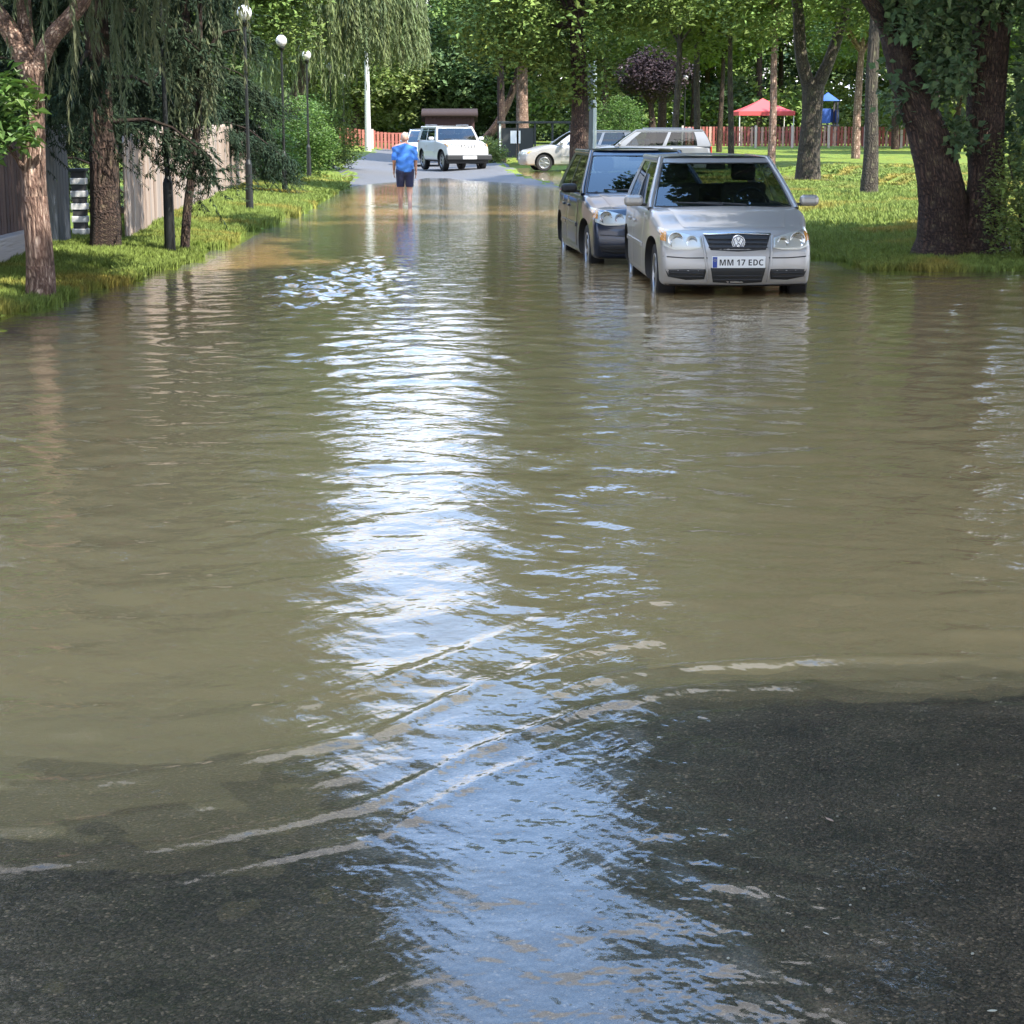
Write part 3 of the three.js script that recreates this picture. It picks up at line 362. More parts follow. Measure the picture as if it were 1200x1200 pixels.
// ---------------------------------------------------------------- fences and walls
const woodBump = tex(256, (u, v) => fbm(u * 24, v * 3, 4, 14, 0));
const wood = (r, g, b) => std({ color: col(r, g, b), bumpMap: woodBump, bumpScale: 0.004, roughness: 0.85 });
{ // weathered picket fence along the gardens
  const f = thing('picket_fence', 'pale weathered picket fence of upright boards along the left verge', 'fence', -4.37, 0, -25.3), r = rng(4);
  const tones = [wood(0.27, 0.2, 0.15), wood(0.31, 0.24, 0.19), wood(0.22, 0.16, 0.12), wood(0.25, 0.21, 0.18), wood(0.34, 0.27, 0.22)];
  const geos = [1.42, 1.46, 1.5, 1.38].map((h) => { const s = new THREE.Shape(); s.moveTo(-0.062, 0.04); s.lineTo(0.062, 0.04); s.lineTo(0.062, h - 0.05); s.lineTo(0, h); s.lineTo(-0.062, h - 0.05); return new THREE.ExtrudeGeometry(s, { depth: 0.02, bevelEnabled: false }).rotateY(Math.PI / 2); });
  for (let i = 0; i < 190; i++) { const z = -i * 0.152, x = -1.05 * i / 190; const m = part(i ? 'picket_' + String(i).padStart(3, '0') : 'picket', geos[Math.floor(r() * 4)], tones[Math.floor(r() * 5)], f); m.position.set(x, T(-4.37 + x, 25.3 - z) - 0.02, z); m.rotation.x = (r() - 0.5) * 0.03; m.rotation.z = (r() - 0.5) * 0.02; }
  for (let i = 0; i <= 10; i++) { const z = -i * 2.88, x = -1.05 * (i * 2.88) / 28.9; const p = part('post', box(0.09, 1.4, 0.09, 0, 0.66, 0), tones[2], f); p.position.set(x - 0.1, T(-4.37 + x, 25.3 - z), z); }
  for (const y of [0.4, 1.12]) part('rail', box(0.04, 0.08, 28.8, -0.03, y + 0.1, -14.4).applyMatrix4(new THREE.Matrix4().makeRotationY(0.0363)), tones[3], f);
}
{ // brown boards on a low concrete plinth
  const f = thing('board_fence', 'dark brown board fence standing on a low grey concrete plinth', 'fence', -4.95, 0, -14.6), r = rng(14), tones = [wood(0.07, 0.042, 0.036), wood(0.09, 0.055, 0.045), wood(0.055, 0.036, 0.033)];
  const conc = std({ color: col(0.33, 0.31, 0.3), roughness: 0.9, bumpMap: grassBump, bumpScale: 0.01 });
  part('plinth', box(0.24, 0.52, 7.5, 0, 0.16, -3.75, 0.02), conc, f);
  for (let i = 0; i < 51; i++) { const m = part(i ? 'board_' + String(i).padStart(3, '0') : 'board', box(0.022, 1.15, 0.11), tones[i % 3], f); m.position.set((r() - 0.5) * 0.01, 0.43 + 0.575, -0.15 - i * 0.145); }
  for (const y of [0.6, 1.35]) part('rail', box(0.035, 0.07, 7.4, -0.035, y, -3.75), tones[0], f);
}
{ const f = thing('metal_gate', 'dark blue grey panelled gate between brown fence and striped post', 'gate', -4.93, 0, -22.6), m = std({ color: col(0.05, 0.06, 0.075), roughness: 0.5, metalness: 0.3 });
  for (let i = 0; i < 10; i++) part('panel', box(0.03, 1.45, 0.17, 0, 0.9, -0.1 - i * 0.18, 0.006), m, f); for (const y of [0.25, 1.55]) part('frame', box(0.05, 0.06, 1.8, -0.04, y, -0.9), m, f); }
{ const [x, d] = at(103, 291); const f = thing('gate_post', 'square gate post striped with white and dark blocks beside the spruce', 'post', x - 0.08, T(x, d) - 0.02, -d), w = std({ color: col(0.6, 0.6, 0.6), roughness: 0.8 }), k = std({ color: col(0.05, 0.052, 0.056), roughness: 0.8 });
  for (let i = 0; i < 11; i++) part('block', box(i % 2 ? 0.2 : 0.17, 0.082, i % 2 ? 0.2 : 0.17, 0, 0.041 + i * 0.083, 0, 0.008), i % 2 ? w : k, f); part('cap', box(0.23, 0.04, 0.23, 0, 0.935, 0, 0.01), k, f); }
function picketRun(label, x0, d0, x1, d1, h, tones, step, post) {
  const L2 = Math.hypot(x1 - x0, d1 - d0), f = thing('garden_fence', label, 'fence', x0, 0, -d0, Math.atan2(d1 - d0, x1 - x0)), g = box(step * 0.7, h, 0.03, 0, h / 2, 0), n = Math.floor(L2 / step);
  for (let i = 0; i < n; i++) { const t = i / n; const m = part(i ? 'picket_' + String(i).padStart(3, '0') : 'picket', g, tones[(i * 7) % tones.length], f); m.position.set(i * step, T(lerp(x0, x1, t), lerp(d0, d1, t)) + 0.08, 0); }
  for (let i = 0; i <= L2 / 2; i++) { const t = i * 2 / L2; const m = part('post', box(0.12, h + 0.2, 0.12, 0, (h + 0.2) / 2 - 0.05, 0.1), post, f); m.position.set(i * 2, T(lerp(x0, x1, t), lerp(d0, d1, t)), 0); }
  for (const y of [0.3, h - 0.2]) part('rail', box(L2, 0.07, 0.04, L2 / 2, y + 0.45, -0.04), tones[0], f);
}
const pinkPost = std({ color: col(0.6, 0.5, 0.45), roughness: 0.8 });
picketRun('red and pale pink picket fence along the far end of the park lawn', X(800, 103), 103, X(1085, 103), 103, 1.05, [wood(0.32, 0.09, 0.075), wood(0.36, 0.11, 0.09), wood(0.5, 0.3, 0.25)], 0.19, pinkPost);
picketRun('orange red picket fence closing the far end of the road', X(395, 108), 108, X(500, 108), 108, 0.95, [wood(0.34, 0.11, 0.08), wood(0.38, 0.14, 0.1)], 0.21, pinkPost);

// ---------------------------------------------------------------- lamp posts
const black = std({ color: col(0.02, 0.022, 0.021), roughness: 0.45, metalness: 0.4 }), globeMat = phys({ color: col(0.62, 0.62, 0.6), roughness: 0.3, clearcoat: 0.5 });
function lampProto() {
  const g = new THREE.Group();
  part('pole', merge([cyl(0.07, 0.06, 0.9, 0, 0, 0, 14), cyl(0.06, 0.032, 0.08, 0, 0.9, 0, 14), cyl(0.032, 0.026, 2.3, 0, 0.98, 0, 12), cyl(0.085, 0.085, 0.03, 0, 0, 0, 14)]), black, g);
  part('collar', new THREE.LatheGeometry([[0, 0], [0.05, 0], [0.07, 0.05], [0.09, 0.07], [0, 0.08]].map(([a, b]) => new THREE.Vector2(a, b + 3.27)), 14), black, g);
  part('globe', new THREE.SphereGeometry(0.13, 20, 14).scale(1, 1.05, 1).translate(0, 3.49, 0), globeMat, g); return g;
}
{ const proto = lampProto();
  [[194, 23.3, 'black lamp post rooted at the flood edge beside the slim leaning tree'], [290, 33.6, 'black lamp post with white globe in front of the pale picket fence'], [332, 44.5, 'black lamp post with white globe at the end of the picket fence'], [361, 55, 'black lamp post with white globe in front of the rounded bush'], [388, 65.5, 'black lamp post with white globe next to the willow curtain'], [403, 77, 'black lamp post with white globe nearest the orange red fence']].forEach(([px, d, label], i) => { const o = i ? proto.clone() : proto; o.name = numbered('lamp_post'); const x = X(px, d); o.position.set(x, T(x, d) - 0.01, -d); scene.add(o); tag(o, label, 'lamp post', 'lamp posts along the left verge'); });
  [[802, 88, 'lamp post with white globe on the park lawn behind the parked estate cars'], [752, 98, 'lamp post with white globe beside the plum tree']].forEach(([px, d, label]) => { const o = proto.clone(); o.name = numbered('lamp_post'); const x = X(px, d); o.position.set(x, T(x, d) - 0.01, -d); scene.add(o); tag(o, label, 'lamp post', 'lamp posts in the park'); }); }
{ const d = 101, x = X(431, d), w = std({ color: col(0.5, 0.51, 0.48), roughness: 0.7 }), o = thing('utility_pole', 'tall white concrete pole in front of the orange red fence', 'pole', x, T(x, d) - 0.05, -d); part('shaft', cyl(0.17, 0.1, 6.6, 0, 0, 0, 14), w, o); part('cap', cyl(0.11, 0.04, 0.1, 0, 6.6, 0, 14), w, o); part('arm', limb([V(0, 6.2, 0), V(0.5, 6.6, 0), V(1.1, 6.7, 0)], [0.04, 0.03, 0.03], 8, 8, 0, 1), w, o); }
{ const d = 56, x = X(697, d), w = std({ color: col(0.5, 0.55, 0.5), roughness: 0.6 }), o = thing('sign_pole', 'pale green grey pole standing behind the dark trunk and parked cars', 'pole', x, T(x, d) - 0.05, -d); part('shaft', cyl(0.055, 0.05, 3.6, 0, 0, 0, 12), w, o); part('plate', box(0.16, 2.6, 0.02, -0.14, 2.2, 0, 0.008), std({ color: col(0.12, 0.14, 0.15), roughness: 0.6 }), o); part('bracket', box(0.14, 0.04, 0.03, -0.07, 3.2, -0.01), w, o); part('bracket', box(0.14, 0.04, 0.03, -0.07, 1.2, -0.01), w, o); }
{ // red gazebo
  const d = 110, x = X(893, d), g = thing('gazebo', 'pavilion tent with faded red pointed canopy behind the picket fence', 'gazebo', x, T(x, d), -d), red = std({ color: col(0.55, 0.075, 0.075), roughness: 0.8 }), pole = std({ color: col(0.62, 0.6, 0.57), roughness: 0.5 }), R = 1.62, pos = [], idx = [], n = 10;
  for (let q = 0; q < 4; q++) for (let i = 0; i <= n; i++) for (let j = 0; j <= n; j++) { const t = i / n, s = j / n * 2 - 1, a = q * Math.PI / 2, k = 1 - t, hx = k * R * s, hz = k * R, y = 1.95 + Math.pow(t, 1.25) * 0.75 - 0.07 * k * (1 - s * s); pos.push(hx * Math.cos(a) + hz * Math.sin(a), y, -hx * Math.sin(a) + hz * Math.cos(a)); if (i < n && j < n) { const b = (q * (n + 1) + i) * (n + 1) + j; idx.push(b, b + 1, b + n + 1, b + 1, b + n + 2, b + n + 1); } }
  const cg = new THREE.BufferGeometry(); cg.setAttribute('position', new THREE.Float32BufferAttribute(pos, 3)); cg.setIndex(idx); cg.computeVertexNormals(); red.side = THREE.DoubleSide; part('canopy', cg, red, g);
  for (let q = 0; q < 4; q++) { const v = part('valance', box(2 * R, 0.24, 0.012, 0, 1.83, R), red, g); v.rotation.y = q * Math.PI / 2; }
  for (const [a, b] of [[1, 1], [1, -1], [-1, 1], [-1, -1]]) part('pole', cyl(0.03, 0.03, 1.95, a * (R - 0.06), 0, b * (R - 0.06), 8), pole, g);
}
{ // blue play hut
  const d = 112, x = X(969, d), g = thing('play_tower', 'small blue roofed hut on posts behind the red picket fence', 'play hut', x, T(x, d), -d), blue = std({ color: col(0.04, 0.1, 0.34), roughness: 0.6 }), dark = wood(0.08, 0.07, 0.08);
  for (const [a, b] of [[1, 1], [1, -1], [-1, 1], [-1, -1]]) part('post', box(0.1, 2.6, 0.1, a * 0.5, 1.3, b * 0.5), dark, g); part('platform', box(1.2, 0.1, 1.2, 0, 1.15, 0), dark, g);
  for (const s of [-1, 1]) part('side_panel', box(0.03, 0.75, 0.98, s * 0.57, 1.7, 0), blue, g); part('back_panel', box(1.1, 0.75, 0.03, 0, 1.7, -0.57), blue, g); part('front_panel', box(0.6, 0.85, 0.03, -0.22, 1.7, 0.57), blue, g); part('roof', new THREE.ConeGeometry(0.85, 0.5, 4).rotateY(Math.PI / 4).translate(0, 2.82, 0), blue, g);
}
{ // dark panelled enclosure with a notice
  const d = 79, x0 = X(586, d), x1 = X(668, d), g = thing('enclosure', 'dark metal screen with flat top rail carrying a white notice', 'screen', x0, T(x0, d) + 0.02, -d), dark = std({ color: col(0.03, 0.034, 0.034), roughness: 0.6 }), w = x1 - x0;
  for (let i = 0; i <= 4; i++) part('post', box(0.08, 1.5, 0.08, w * i / 4, 0.75, 0), i ? dark : std({ color: col(0.5, 0.55, 0.48), roughness: 0.6 }), g); part('top_rail', box(w + 0.2, 0.1, 0.9, w / 2, 1.55, -0.35, 0.01), dark, g);
  for (let i = 0; i < 4; i++) part('panel', box(w / 4 - 0.12, i > 1 ? 0.5 : 1.2, 0.03, w * (i + 0.5) / 4, i > 1 ? 0.35 : 0.72, 0), dark, g); part('notice', box(0.42, 0.52, 0.02, w * 0.22, 0.95, 0.03), std({ color: col(0.8, 0.8, 0.78), roughness: 0.6 }), g);
}
{ // brown shed at the end of the road
  const d = 112, x = X(527, d), g = thing('garden_shed', 'low dark reddish brown shed behind the white jeep', 'shed', x, T(x, d), -d), w = wood(0.06, 0.03, 0.028); for (let i = 0; i < 13; i++) part('plank', box(0.2, 2.0, 0.04, -1.32 + i * 0.22, 1.0, 1), w, g); part('wall', box(2.9, 1.9, 1.9, 0, 0.95, 0), wood(0.06, 0.03, 0.028), g);
  part('roof', new THREE.CylinderGeometry(1.25, 1.25, 3.3, 3).rotateZ(Math.PI / 2).scale(1, 0.36, 1.2).translate(0, 2.1, 0), wood(0.03, 0.017, 0.015), g);
}

// ---------------------------------------------------------------- cars
const rubber = std({ color: col(0.012, 0.012, 0.013), roughness: 0.8 }), blackPlastic = std({ color: col(0.016, 0.017, 0.018), roughness: 0.55 }), interior = std({ color: col(0.03, 0.031, 0.034), roughness: 0.85 }), chrome = std({ color: col(0.75, 0.76, 0.78), roughness: 0.16, metalness: 1 }), alloy = std({ color: col(0.42, 0.43, 0.45), roughness: 0.32, metalness: 0.9 }), reflector = std({ color: col(0.55, 0.54, 0.49), roughness: 0.4, metalness: 0.4 }), lensMat = phys({ color: col(0.96, 0.96, 0.94), transmission: 1, thickness: 0, roughness: 0.05, ior: 1.5 }), glassMat = phys({ color: col(0.36, 0.41, 0.41), transmission: 1, thickness: 0, roughness: 0.02, ior: 1.7 }), amber = phys({ color: col(0.7, 0.3, 0.06), roughness: 0.25 }), red = phys({ color: col(0.4, 0.015, 0.015), roughness: 0.25, clearcoat: 1 });
const paint = (r, g, b, metal = 0.35, rough = 0.36) => phys({ color: col(r, g, b), metalness: metal, roughness: rough, clearcoat: 0.6, clearcoatRoughness: 0.06 });
const gridLine = (h, r, n) => uniq([...range(-h, -h + r, 4), ...range(-h + r, h - r, n), ...range(h - r, h, 4)]);
function shell(hw, hh, hl, r, n, deform) {   // rounded box surface bent by deform
  const A = [gridLine(hw, r, n[0]), gridLine(hh, r, n[1]), gridLine(hl, r, n[2])], H = [hw, hh, hl], gs = [];
  for (let ax = 0; ax < 3; ax++) for (const s of [-1, 1]) {
    const u = (ax + 1) % 3, v = (ax + 2) % 3, pos = [], idx = [];
    for (const b of A[v]) for (const a of A[u]) { const p = [0, 0, 0]; p[ax] = s * H[ax]; p[u] = a; p[v] = b; const q = p.map((c, k) => clamp(c, -(H[k] - r), H[k] - r)), dn = p.map((c, k) => c - q[k]), l = Math.hypot(...dn) || 1, w = q.map((c, k) => c + dn[k] / l * Math.min(r, l)); const o = deform(w); pos.push(...o); }
    const nu = A[u].length; for (let j = 0; j < A[v].length - 1; j++) for (let i = 0; i < nu - 1; i++) { const a = j * nu + i; s > 0 ? idx.push(a, a + 1, a + nu, a + 1, a + nu + 1, a + nu) : idx.push(a, a + nu, a + 1, a + 1, a + nu, a + nu + 1); }
    const g = new THREE.BufferGeometry(); g.setAttribute('position', new THREE.Float32BufferAttribute(pos, 3)); g.setIndex(idx); gs.push(g);
  }
  const m = mergeVertices(mergeGeometries(gs), 1e-4); m.computeVertexNormals(); return m;
}
function surf(fn, us, vs, hole) { const pos = [], idx = [], n = us.length; for (const v of vs) for (const u of us) pos.push(...fn(u, v)); for (let j = 0; j < vs.length - 1; j++) for (let i = 0; i < n - 1; i++) { if (hole && hole((us[i] + us[i + 1]) / 2, (vs[j] + vs[j + 1]) / 2)) continue; const a = j * n + i; idx.push(a, a + 1, a + n, a + 1, a + n + 1, a + n); } const g = new THREE.BufferGeometry(); g.setAttribute('position', new THREE.Float32BufferAttribute(pos, 3)); g.setIndex(idx); g.computeVertexNormals(); return g; }
const ray = new THREE.Raycaster();
const csg = new Evaluator(); csg.attributes = ['position', 'normal']; csg.useGroups = true;
const poly = (pts, t) => { const f = t * (pts.length - 1), k = Math.min(pts.length - 2, Math.floor(f)); return [lerp(pts[k][0], pts[k + 1][0], f - k), lerp(pts[k][1], pts[k + 1][1], f - k)]; };

function car(label, o) {
  const c = { name: 'parked_car', group: undefined, L: 3.92, W: 1.65, H: 1.465, belt: 0.93, sill: 0.21, hoodY: 0.735, cowl: 0.93, roofF: 0.18, roofR: -1.5, tailZ: -1.84, wb: 2.46, rw: 0.3, nose: 0.2, roofW: 0.575, ...o };
  const t = thing(c.name, label, 'car', 0, 0, 0, 0, c.group), hl = c.L / 2, hw = c.W / 2, M = c.paint;
  const topY = (z) => z > c.cowl ? lerp(c.belt - 0.005, c.hoodY, Math.pow(smooth(0, 1, (z - c.cowl) / (hl - c.cowl)) * 0.55 + 0.45 * clamp((z - c.cowl) / (hl - c.cowl), 0, 1), 1.25)) : c.belt;
  const wid = (y, z) => { const s = (y - c.sill) / (c.belt - c.sill); return (1 - 0.05 * Math.pow(clamp(s, 0, 1), 2.2) - 0.035 * Math.pow(1 - clamp(s, 0, 1), 3)) * (1 - 0.085 * smooth(hl - 0.95, hl, z) - 0.06 * smooth(hl - 0.7, hl, -z)); };
  const face = (y) => { const s = (y - c.sill) / (c.hoodY - c.sill); return 0.05 * smooth(0.35, 0, s) + 0.015 * smooth(0.42, 0.62, s) + 0.11 * smooth(0.6, 1.05, s); };
  const hh = (c.belt - c.sill) / 2;
  const bodyGeo = shell(hw, hh, hl, 0.075, [14, 12, 44], ([x, y, z]) => {
    const b = (y + hh) / (2 * hh), Y = lerp(c.sill, topY(z), b) + (b > 0.9 ? 0.028 * (b - 0.9) * 10 * (1 - (x / hw) ** 2) * smooth(c.cowl - 0.3, c.cowl + 0.1, z) : 0), X2 = x * wid(Y, z);
    let Z = z; const kf = smooth(hl - 1.0, hl, z), kr = smooth(hl - 0.9, hl, -z); Z -= kf * (c.nose * Math.pow(Math.abs(X2) / hw, 2.3) + face(Y)); Z += kr * (0.12 * Math.pow(Math.abs(X2) / hw, 2.5) + 0.05 * smooth(0.5, 1, b)); return [X2, Y, Z];
  });
  const probe = new THREE.Mesh(bodyGeo, new THREE.MeshBasicMaterial({ side: THREE.DoubleSide }));
  const hit = (ox, oy, oz, dx, dy, dz) => { ray.set(V(ox, oy, oz), V(dx, dy, dz)); const h = ray.intersectObject(probe, false); return h.length ? h[0].point : null; };
  const onFront = (x, y) => hit(x, y, 9, 0, 0, -1) ?? V(x, y, hl - 0.3), onSide = (s) => (z, y) => hit(s * 9, y, z, -s, 0, 0) ?? V(s * hw * 0.9, y, z), onTop = (x, z) => hit(x, 9, z, 0, -1, 0) ?? V(x, c.belt, z);
  // a panel that lies on the body between two outlines (lists of points), standing off by 'off', with its rim turned in
  function panel(on, dir, a, b, off, nu = 12, nv = 5) {
    const pos = [], idx = [], w = nu + 3; const rim = 0.014;
    for (let j = -1; j <= nv + 1; j++) for (let i = -1; i <= nu + 1; i++) { const u = clamp(i, 0, nu) / nu, v = clamp(j, 0, nv) / nv, p = poly(a, u), q = poly(b, u), e = (i < 0 || j < 0 || i > nu || j > nv) ? off - rim : off, h = on(lerp(q[0], p[0], v), lerp(q[1], p[1], v)); pos.push(h.x + dir[0] * e, h.y + dir[1] * e, h.z + dir[2] * e); }
    for (let j = 0; j < nv + 2; j++) for (let i = 0; i < nu + 2; i++) { const k = j * w + i; idx.push(k, k + 1, k + w, k + 1, k + w + 1, k + w); }
    const g = new THREE.BufferGeometry(); g.setAttribute('position', new THREE.Float32BufferAttribute(pos, 3)); g.setIndex(idx); g.computeVertexNormals(); return g;
  }
  const FD = [0, 0, 1], mx = (pts, s) => (s > 0 ? pts : pts.map(([x, y]) => [-x, y]).reverse());
  // body with wheel arches cut out
  let brush = new Brush(bodyGeo, M); brush.updateMatrixWorld();
  const axF = hl - (c.L - c.wb) * 0.46, axR = axF - c.wb;
  for (const z of [axF, axR]) for (const s of [-1, 1]) { const cut = new Brush(new THREE.CylinderGeometry(c.rw + 0.055, c.rw + 0.055, 0.3, 28).rotateZ(Math.PI / 2).translate(s * (hw - 0.1), c.rw + 0.02, z), blackPlastic); cut.updateMatrixWorld(); brush = csg.evaluate(brush, cut, SUBTRACTION); brush.updateMatrixWorld(); }
  const body = part('body', brush.geometry, brush.material, t);
  // cabin: pillars and roof round open windows, panes in them
  const roofY = c.H, cz = c.cowl + 0.04, y0 = c.belt - 0.01;
  const hwAt = (b) => lerp(hw * 0.925, c.roofW, Math.pow(b, 1.15)), yAt = (b) => lerp(y0, roofY - 0.045, b), zF = (b, a) => lerp(cz, c.roofF, b - 0.05 * Math.sin(b * Math.PI)) - 0.13 * a * a * (1 - 0.35 * b), zR = (b, a) => lerp(c.tailZ, c.roofR, Math.pow(b, 1.6)) + 0.06 * a * a;
  const front = (a, b) => [a * hwAt(b), yAt(b), zF(b, a)], rear = (a, b) => [-a * hwAt(b), yAt(b), zR(b, a)], side = (s) => (u, b) => [s * hwAt(b), yAt(b), s > 0 ? lerp(zF(b, 1), zR(b, 1), u) : lerp(zR(b, 1), zF(b, 1), u)];
  const roof = (a, u) => { const z = lerp(zF(1, a), zR(1, a), u), e = 1 - a * a; return [a * c.roofW, yAt(1) + 0.045 * Math.sqrt(Math.max(0, e)) * (0.55 + 0.45 * Math.sin(Math.PI * clamp(u * 0.9 + 0.1, 0, 1))), z]; };
  const bs = uniq([0, 0.05, 0.2, 0.4, 0.6, 0.8, 0.9, 1]), as = uniq([-1, -0.92, -0.6, -0.3, 0, 0.3, 0.6, 0.92, 1]), us = uniq([0, 0.1, 0.25, 0.4, 0.49, 0.53, 0.7, 0.86, 1]), inn = (v, a, b) => v > a && v < b;
  part('pillars', merge([surf(front, as, bs, (a, b) => inn(a, -0.92, 0.92) && inn(b, 0.05, 0.9)), surf(rear, as, bs, (a, b) => inn(a, -0.92, 0.92) && inn(b, 0.2, 0.9)), ...[1, -1].map((s) => { const uu = s > 0 ? us : us.map((u) => 1 - u).reverse(); return surf(side(s), uu, bs, (u, b) => { const k = s > 0 ? u : 1 - u; return inn(b, 0.05, 0.9) && (inn(k, 0.1, 0.49) || inn(k, 0.53, 0.86)); }); }), ...[1, -1].map((s) => limb(range(0, 1, 6).map((b) => V(...front(s * 0.985, b))), [0.03, 0.027], 10, 8, 0)), ...[1, -1].map((s) => limb(range(0, 1, 6).map((u) => V(...side(1)(u, 1)).multiply(V(s, 1, 1)).add(V(0, -0.004, 0))), [0.03, 0.03], 10, 8, 0))]), M, t);
  part('roof', surf(roof, range(-1, 1, 16), range(0, 1, 14)), M, t).geometry.scale(1, 1, 1);
  t.children[t.children.length - 1].material = M;
  const glass = c.glass ?? glassMat, inset = (fn, a0, a1, b0, b1, n, dz) => surf((a, b) => fn(lerp(a0, a1, a), lerp(b0, b1, b)), range(0, 1, n), range(0, 1, 6)).translate(0, 0, dz);
  part('windscreen', inset(front, -0.93, 0.93, 0.045, 0.905, 14, -0.006), glass, t); part('rear_window', inset(rear, -0.93, 0.93, 0.19, 0.905, 10, 0.006), glass, t);
  for (const s of [1, -1]) for (const [k0, k1] of [[0.095, 0.495], [0.525, 0.865]]) part('side_window', (s > 0 ? inset(side(1), k0, k1, 0.045, 0.905, 5, 0) : inset(side(-1), 1 - k1, 1 - k0, 0.045, 0.905, 5, 0)).translate(-s * 0.005, 0, 0), glass, t);
  // screen surround
  part('screen_seal', merge([limb([V(...front(-0.93, 0.05)), V(...front(-0.5, 0.045)), V(...front(0, 0.045)), V(...front(0.5, 0.045)), V(...front(0.93, 0.05))], [0.009, 0.009], 12, 5, 0), limb([V(...front(-0.93, 0.9)), V(...front(0, 0.9)), V(...front(0.93, 0.9))], [0.008, 0.008], 12, 5, 0), ...[1, -1].map((s) => limb([V(...front(0.93 * s, 0.05)), V(...front(0.93 * s, 0.5)), V(...front(0.93 * s, 0.9))], [0.008, 0.008], 10, 5, 0))]), blackPlastic, t);
  // inside
  part('dashboard', box(c.W * 0.78, 0.2, 0.42, 0, c.belt - 0.06, c.cowl - 0.28, 0.06), interior, t);
  const steer = part('steering_wheel', new THREE.TorusGeometry(0.18, 0.016, 8, 28).rotateX(-0.45).translate(c.W * 0.22, c.belt + 0.02, c.cowl - 0.55), interior, t); part('hub', box(0.16, 0.1, 0.04, c.W * 0.22, c.belt + 0.02, c.cowl - 0.55, 0.015), interior, steer);
  for (const s of [1, -1]) { const st = part('seat', merge([box(0.48, 0.62, 0.14, s * c.W * 0.22, c.belt - 0.08, c.cowl - 1.12, 0.05), box(0.48, 0.14, 0.48, s * c.W * 0.22, 0.52, c.cowl - 0.85, 0.05)]), interior, t); part('headrest', box(0.26, 0.18, 0.1, s * c.W * 0.22, c.belt + 0.34, c.cowl - 1.16, 0.04), interior, st); }
  part('rear_bench', box(c.W * 0.74, 0.62, 0.16, 0, c.belt - 0.12, c.cowl - 1.98, 0.05), interior, t); part('rear_view_mirror', box(0.2, 0.06, 0.03, 0, roofY - 0.13, c.roofF + 0.04, 0.012), blackPlastic, t);
  part('cabin_floor', box(c.W * 0.8, 0.06, c.wb * 0.9, 0, 0.34, -0.2), interior, t);
  // wheels
  for (const z of [axF, axR]) for (const s of [-1, 1]) {
    const w = new THREE.Group(); w.name = 'wheel'; w.position.set(s * (hw - 0.165), c.rw, z); t.add(w);
    part('tyre', new THREE.LatheGeometry([[c.rw * 0.66, -0.085], [c.rw * 0.94, -0.095], [c.rw, -0.07], [c.rw, 0.07], [c.rw * 0.94, 0.095], [c.rw * 0.66, 0.085]].map(([a, b]) => new THREE.Vector2(a, b)), 32).rotateZ(Math.PI / 2), rubber, w);
    const rim = [cyl(0.05, 0.05, 0.03, 0, -0.015, 0, 14).rotateZ(Math.PI / 2).translate(s * 0.06, 0, 0), new THREE.TorusGeometry(c.rw * 0.64, 0.016, 6, 28).rotateY(Math.PI / 2).translate(s * 0.075, 0, 0), new THREE.CylinderGeometry(c.rw * 0.64, c.rw * 0.64, 0.02, 24).rotateZ(Math.PI / 2).translate(s * 0.02, 0, 0)]; for (let k = 0; k < 7; k++) rim.push(box(0.02, c.rw * 0.62, 0.045, 0, c.rw * 0.33, 0, 0.006).rotateX(k * 0.8976).translate(s * 0.062, 0, 0)); part('rim', merge(rim), alloy, w);
  }
  // mirrors, doors
  for (const s of [1, -1]) {
    const m = part('door_mirror', new RoundedBoxGeometry(0.2, 0.115, 0.1, 4, 0.048).translate(s * (hw + 0.085), c.belt + 0.07, c.cowl - 0.22), c.mirror ?? M, t); part('mirror_foot', box(0.1, 0.03, 0.05, s * (hw - 0.0), c.belt + 0.03, c.cowl - 0.22, 0.01), blackPlastic, m); part('mirror_glass', new THREE.CircleGeometry(0.055, 16).scale(1.5, 1, 1).rotateY(Math.PI).translate(s * (hw + 0.09), c.belt + 0.07, c.cowl - 0.277), chrome, m);
    for (const [z0, z1] of [[c.cowl - 0.22, c.cowl - 1.24], [c.cowl - 1.26, axR + 0.34]]) { const d = part('door', panel(onSide(s), [s, 0, 0], s > 0 ? [[z0, c.belt - 0.06], [z1, c.belt - 0.06]] : [[z1, c.belt - 0.06], [z0, c.belt - 0.06]], s > 0 ? [[z0, c.sill + 0.1], [z1, c.sill + 0.1]] : [[z1, c.sill + 0.1], [z0, c.sill + 0.1]], 0.005, 8, 8), M, t); const hp = onSide(s)(z1 + 0.16, c.belt - 0.17); part('handle', box(0.03, 0.03, 0.15, hp.x + s * 0.018, hp.y, hp.z, 0.01), M, d); const rp = onSide(s)((z0 + z1) / 2, c.belt - 0.38); part('rub_strip', box(0.016, 0.05, Math.abs(z0 - z1) - 0.02, rp.x + s * 0.012, rp.y, rp.z, 0.006), c.strip ?? M, d); }
  }
  // front
  const hy = c.hoodY, fr = c.front ?? 'hatch';
  part('bonnet', panel(onTop, [0, 1, 0], [[-0.6, c.cowl + 0.06], [-0.3, c.cowl + 0.02], [0, c.cowl], [0.3, c.cowl + 0.02], [0.6, c.cowl + 0.06]].map(([x, z]) => [x * hw / 0.825, z]), [[-0.5, hl - 0.3], [-0.25, hl - 0.2], [0, hl - 0.17], [0.25, hl - 0.2], [0.5, hl - 0.3]].map(([x, z]) => [x * hw / 0.825, z]), 0.005, 14, 10), M, t);
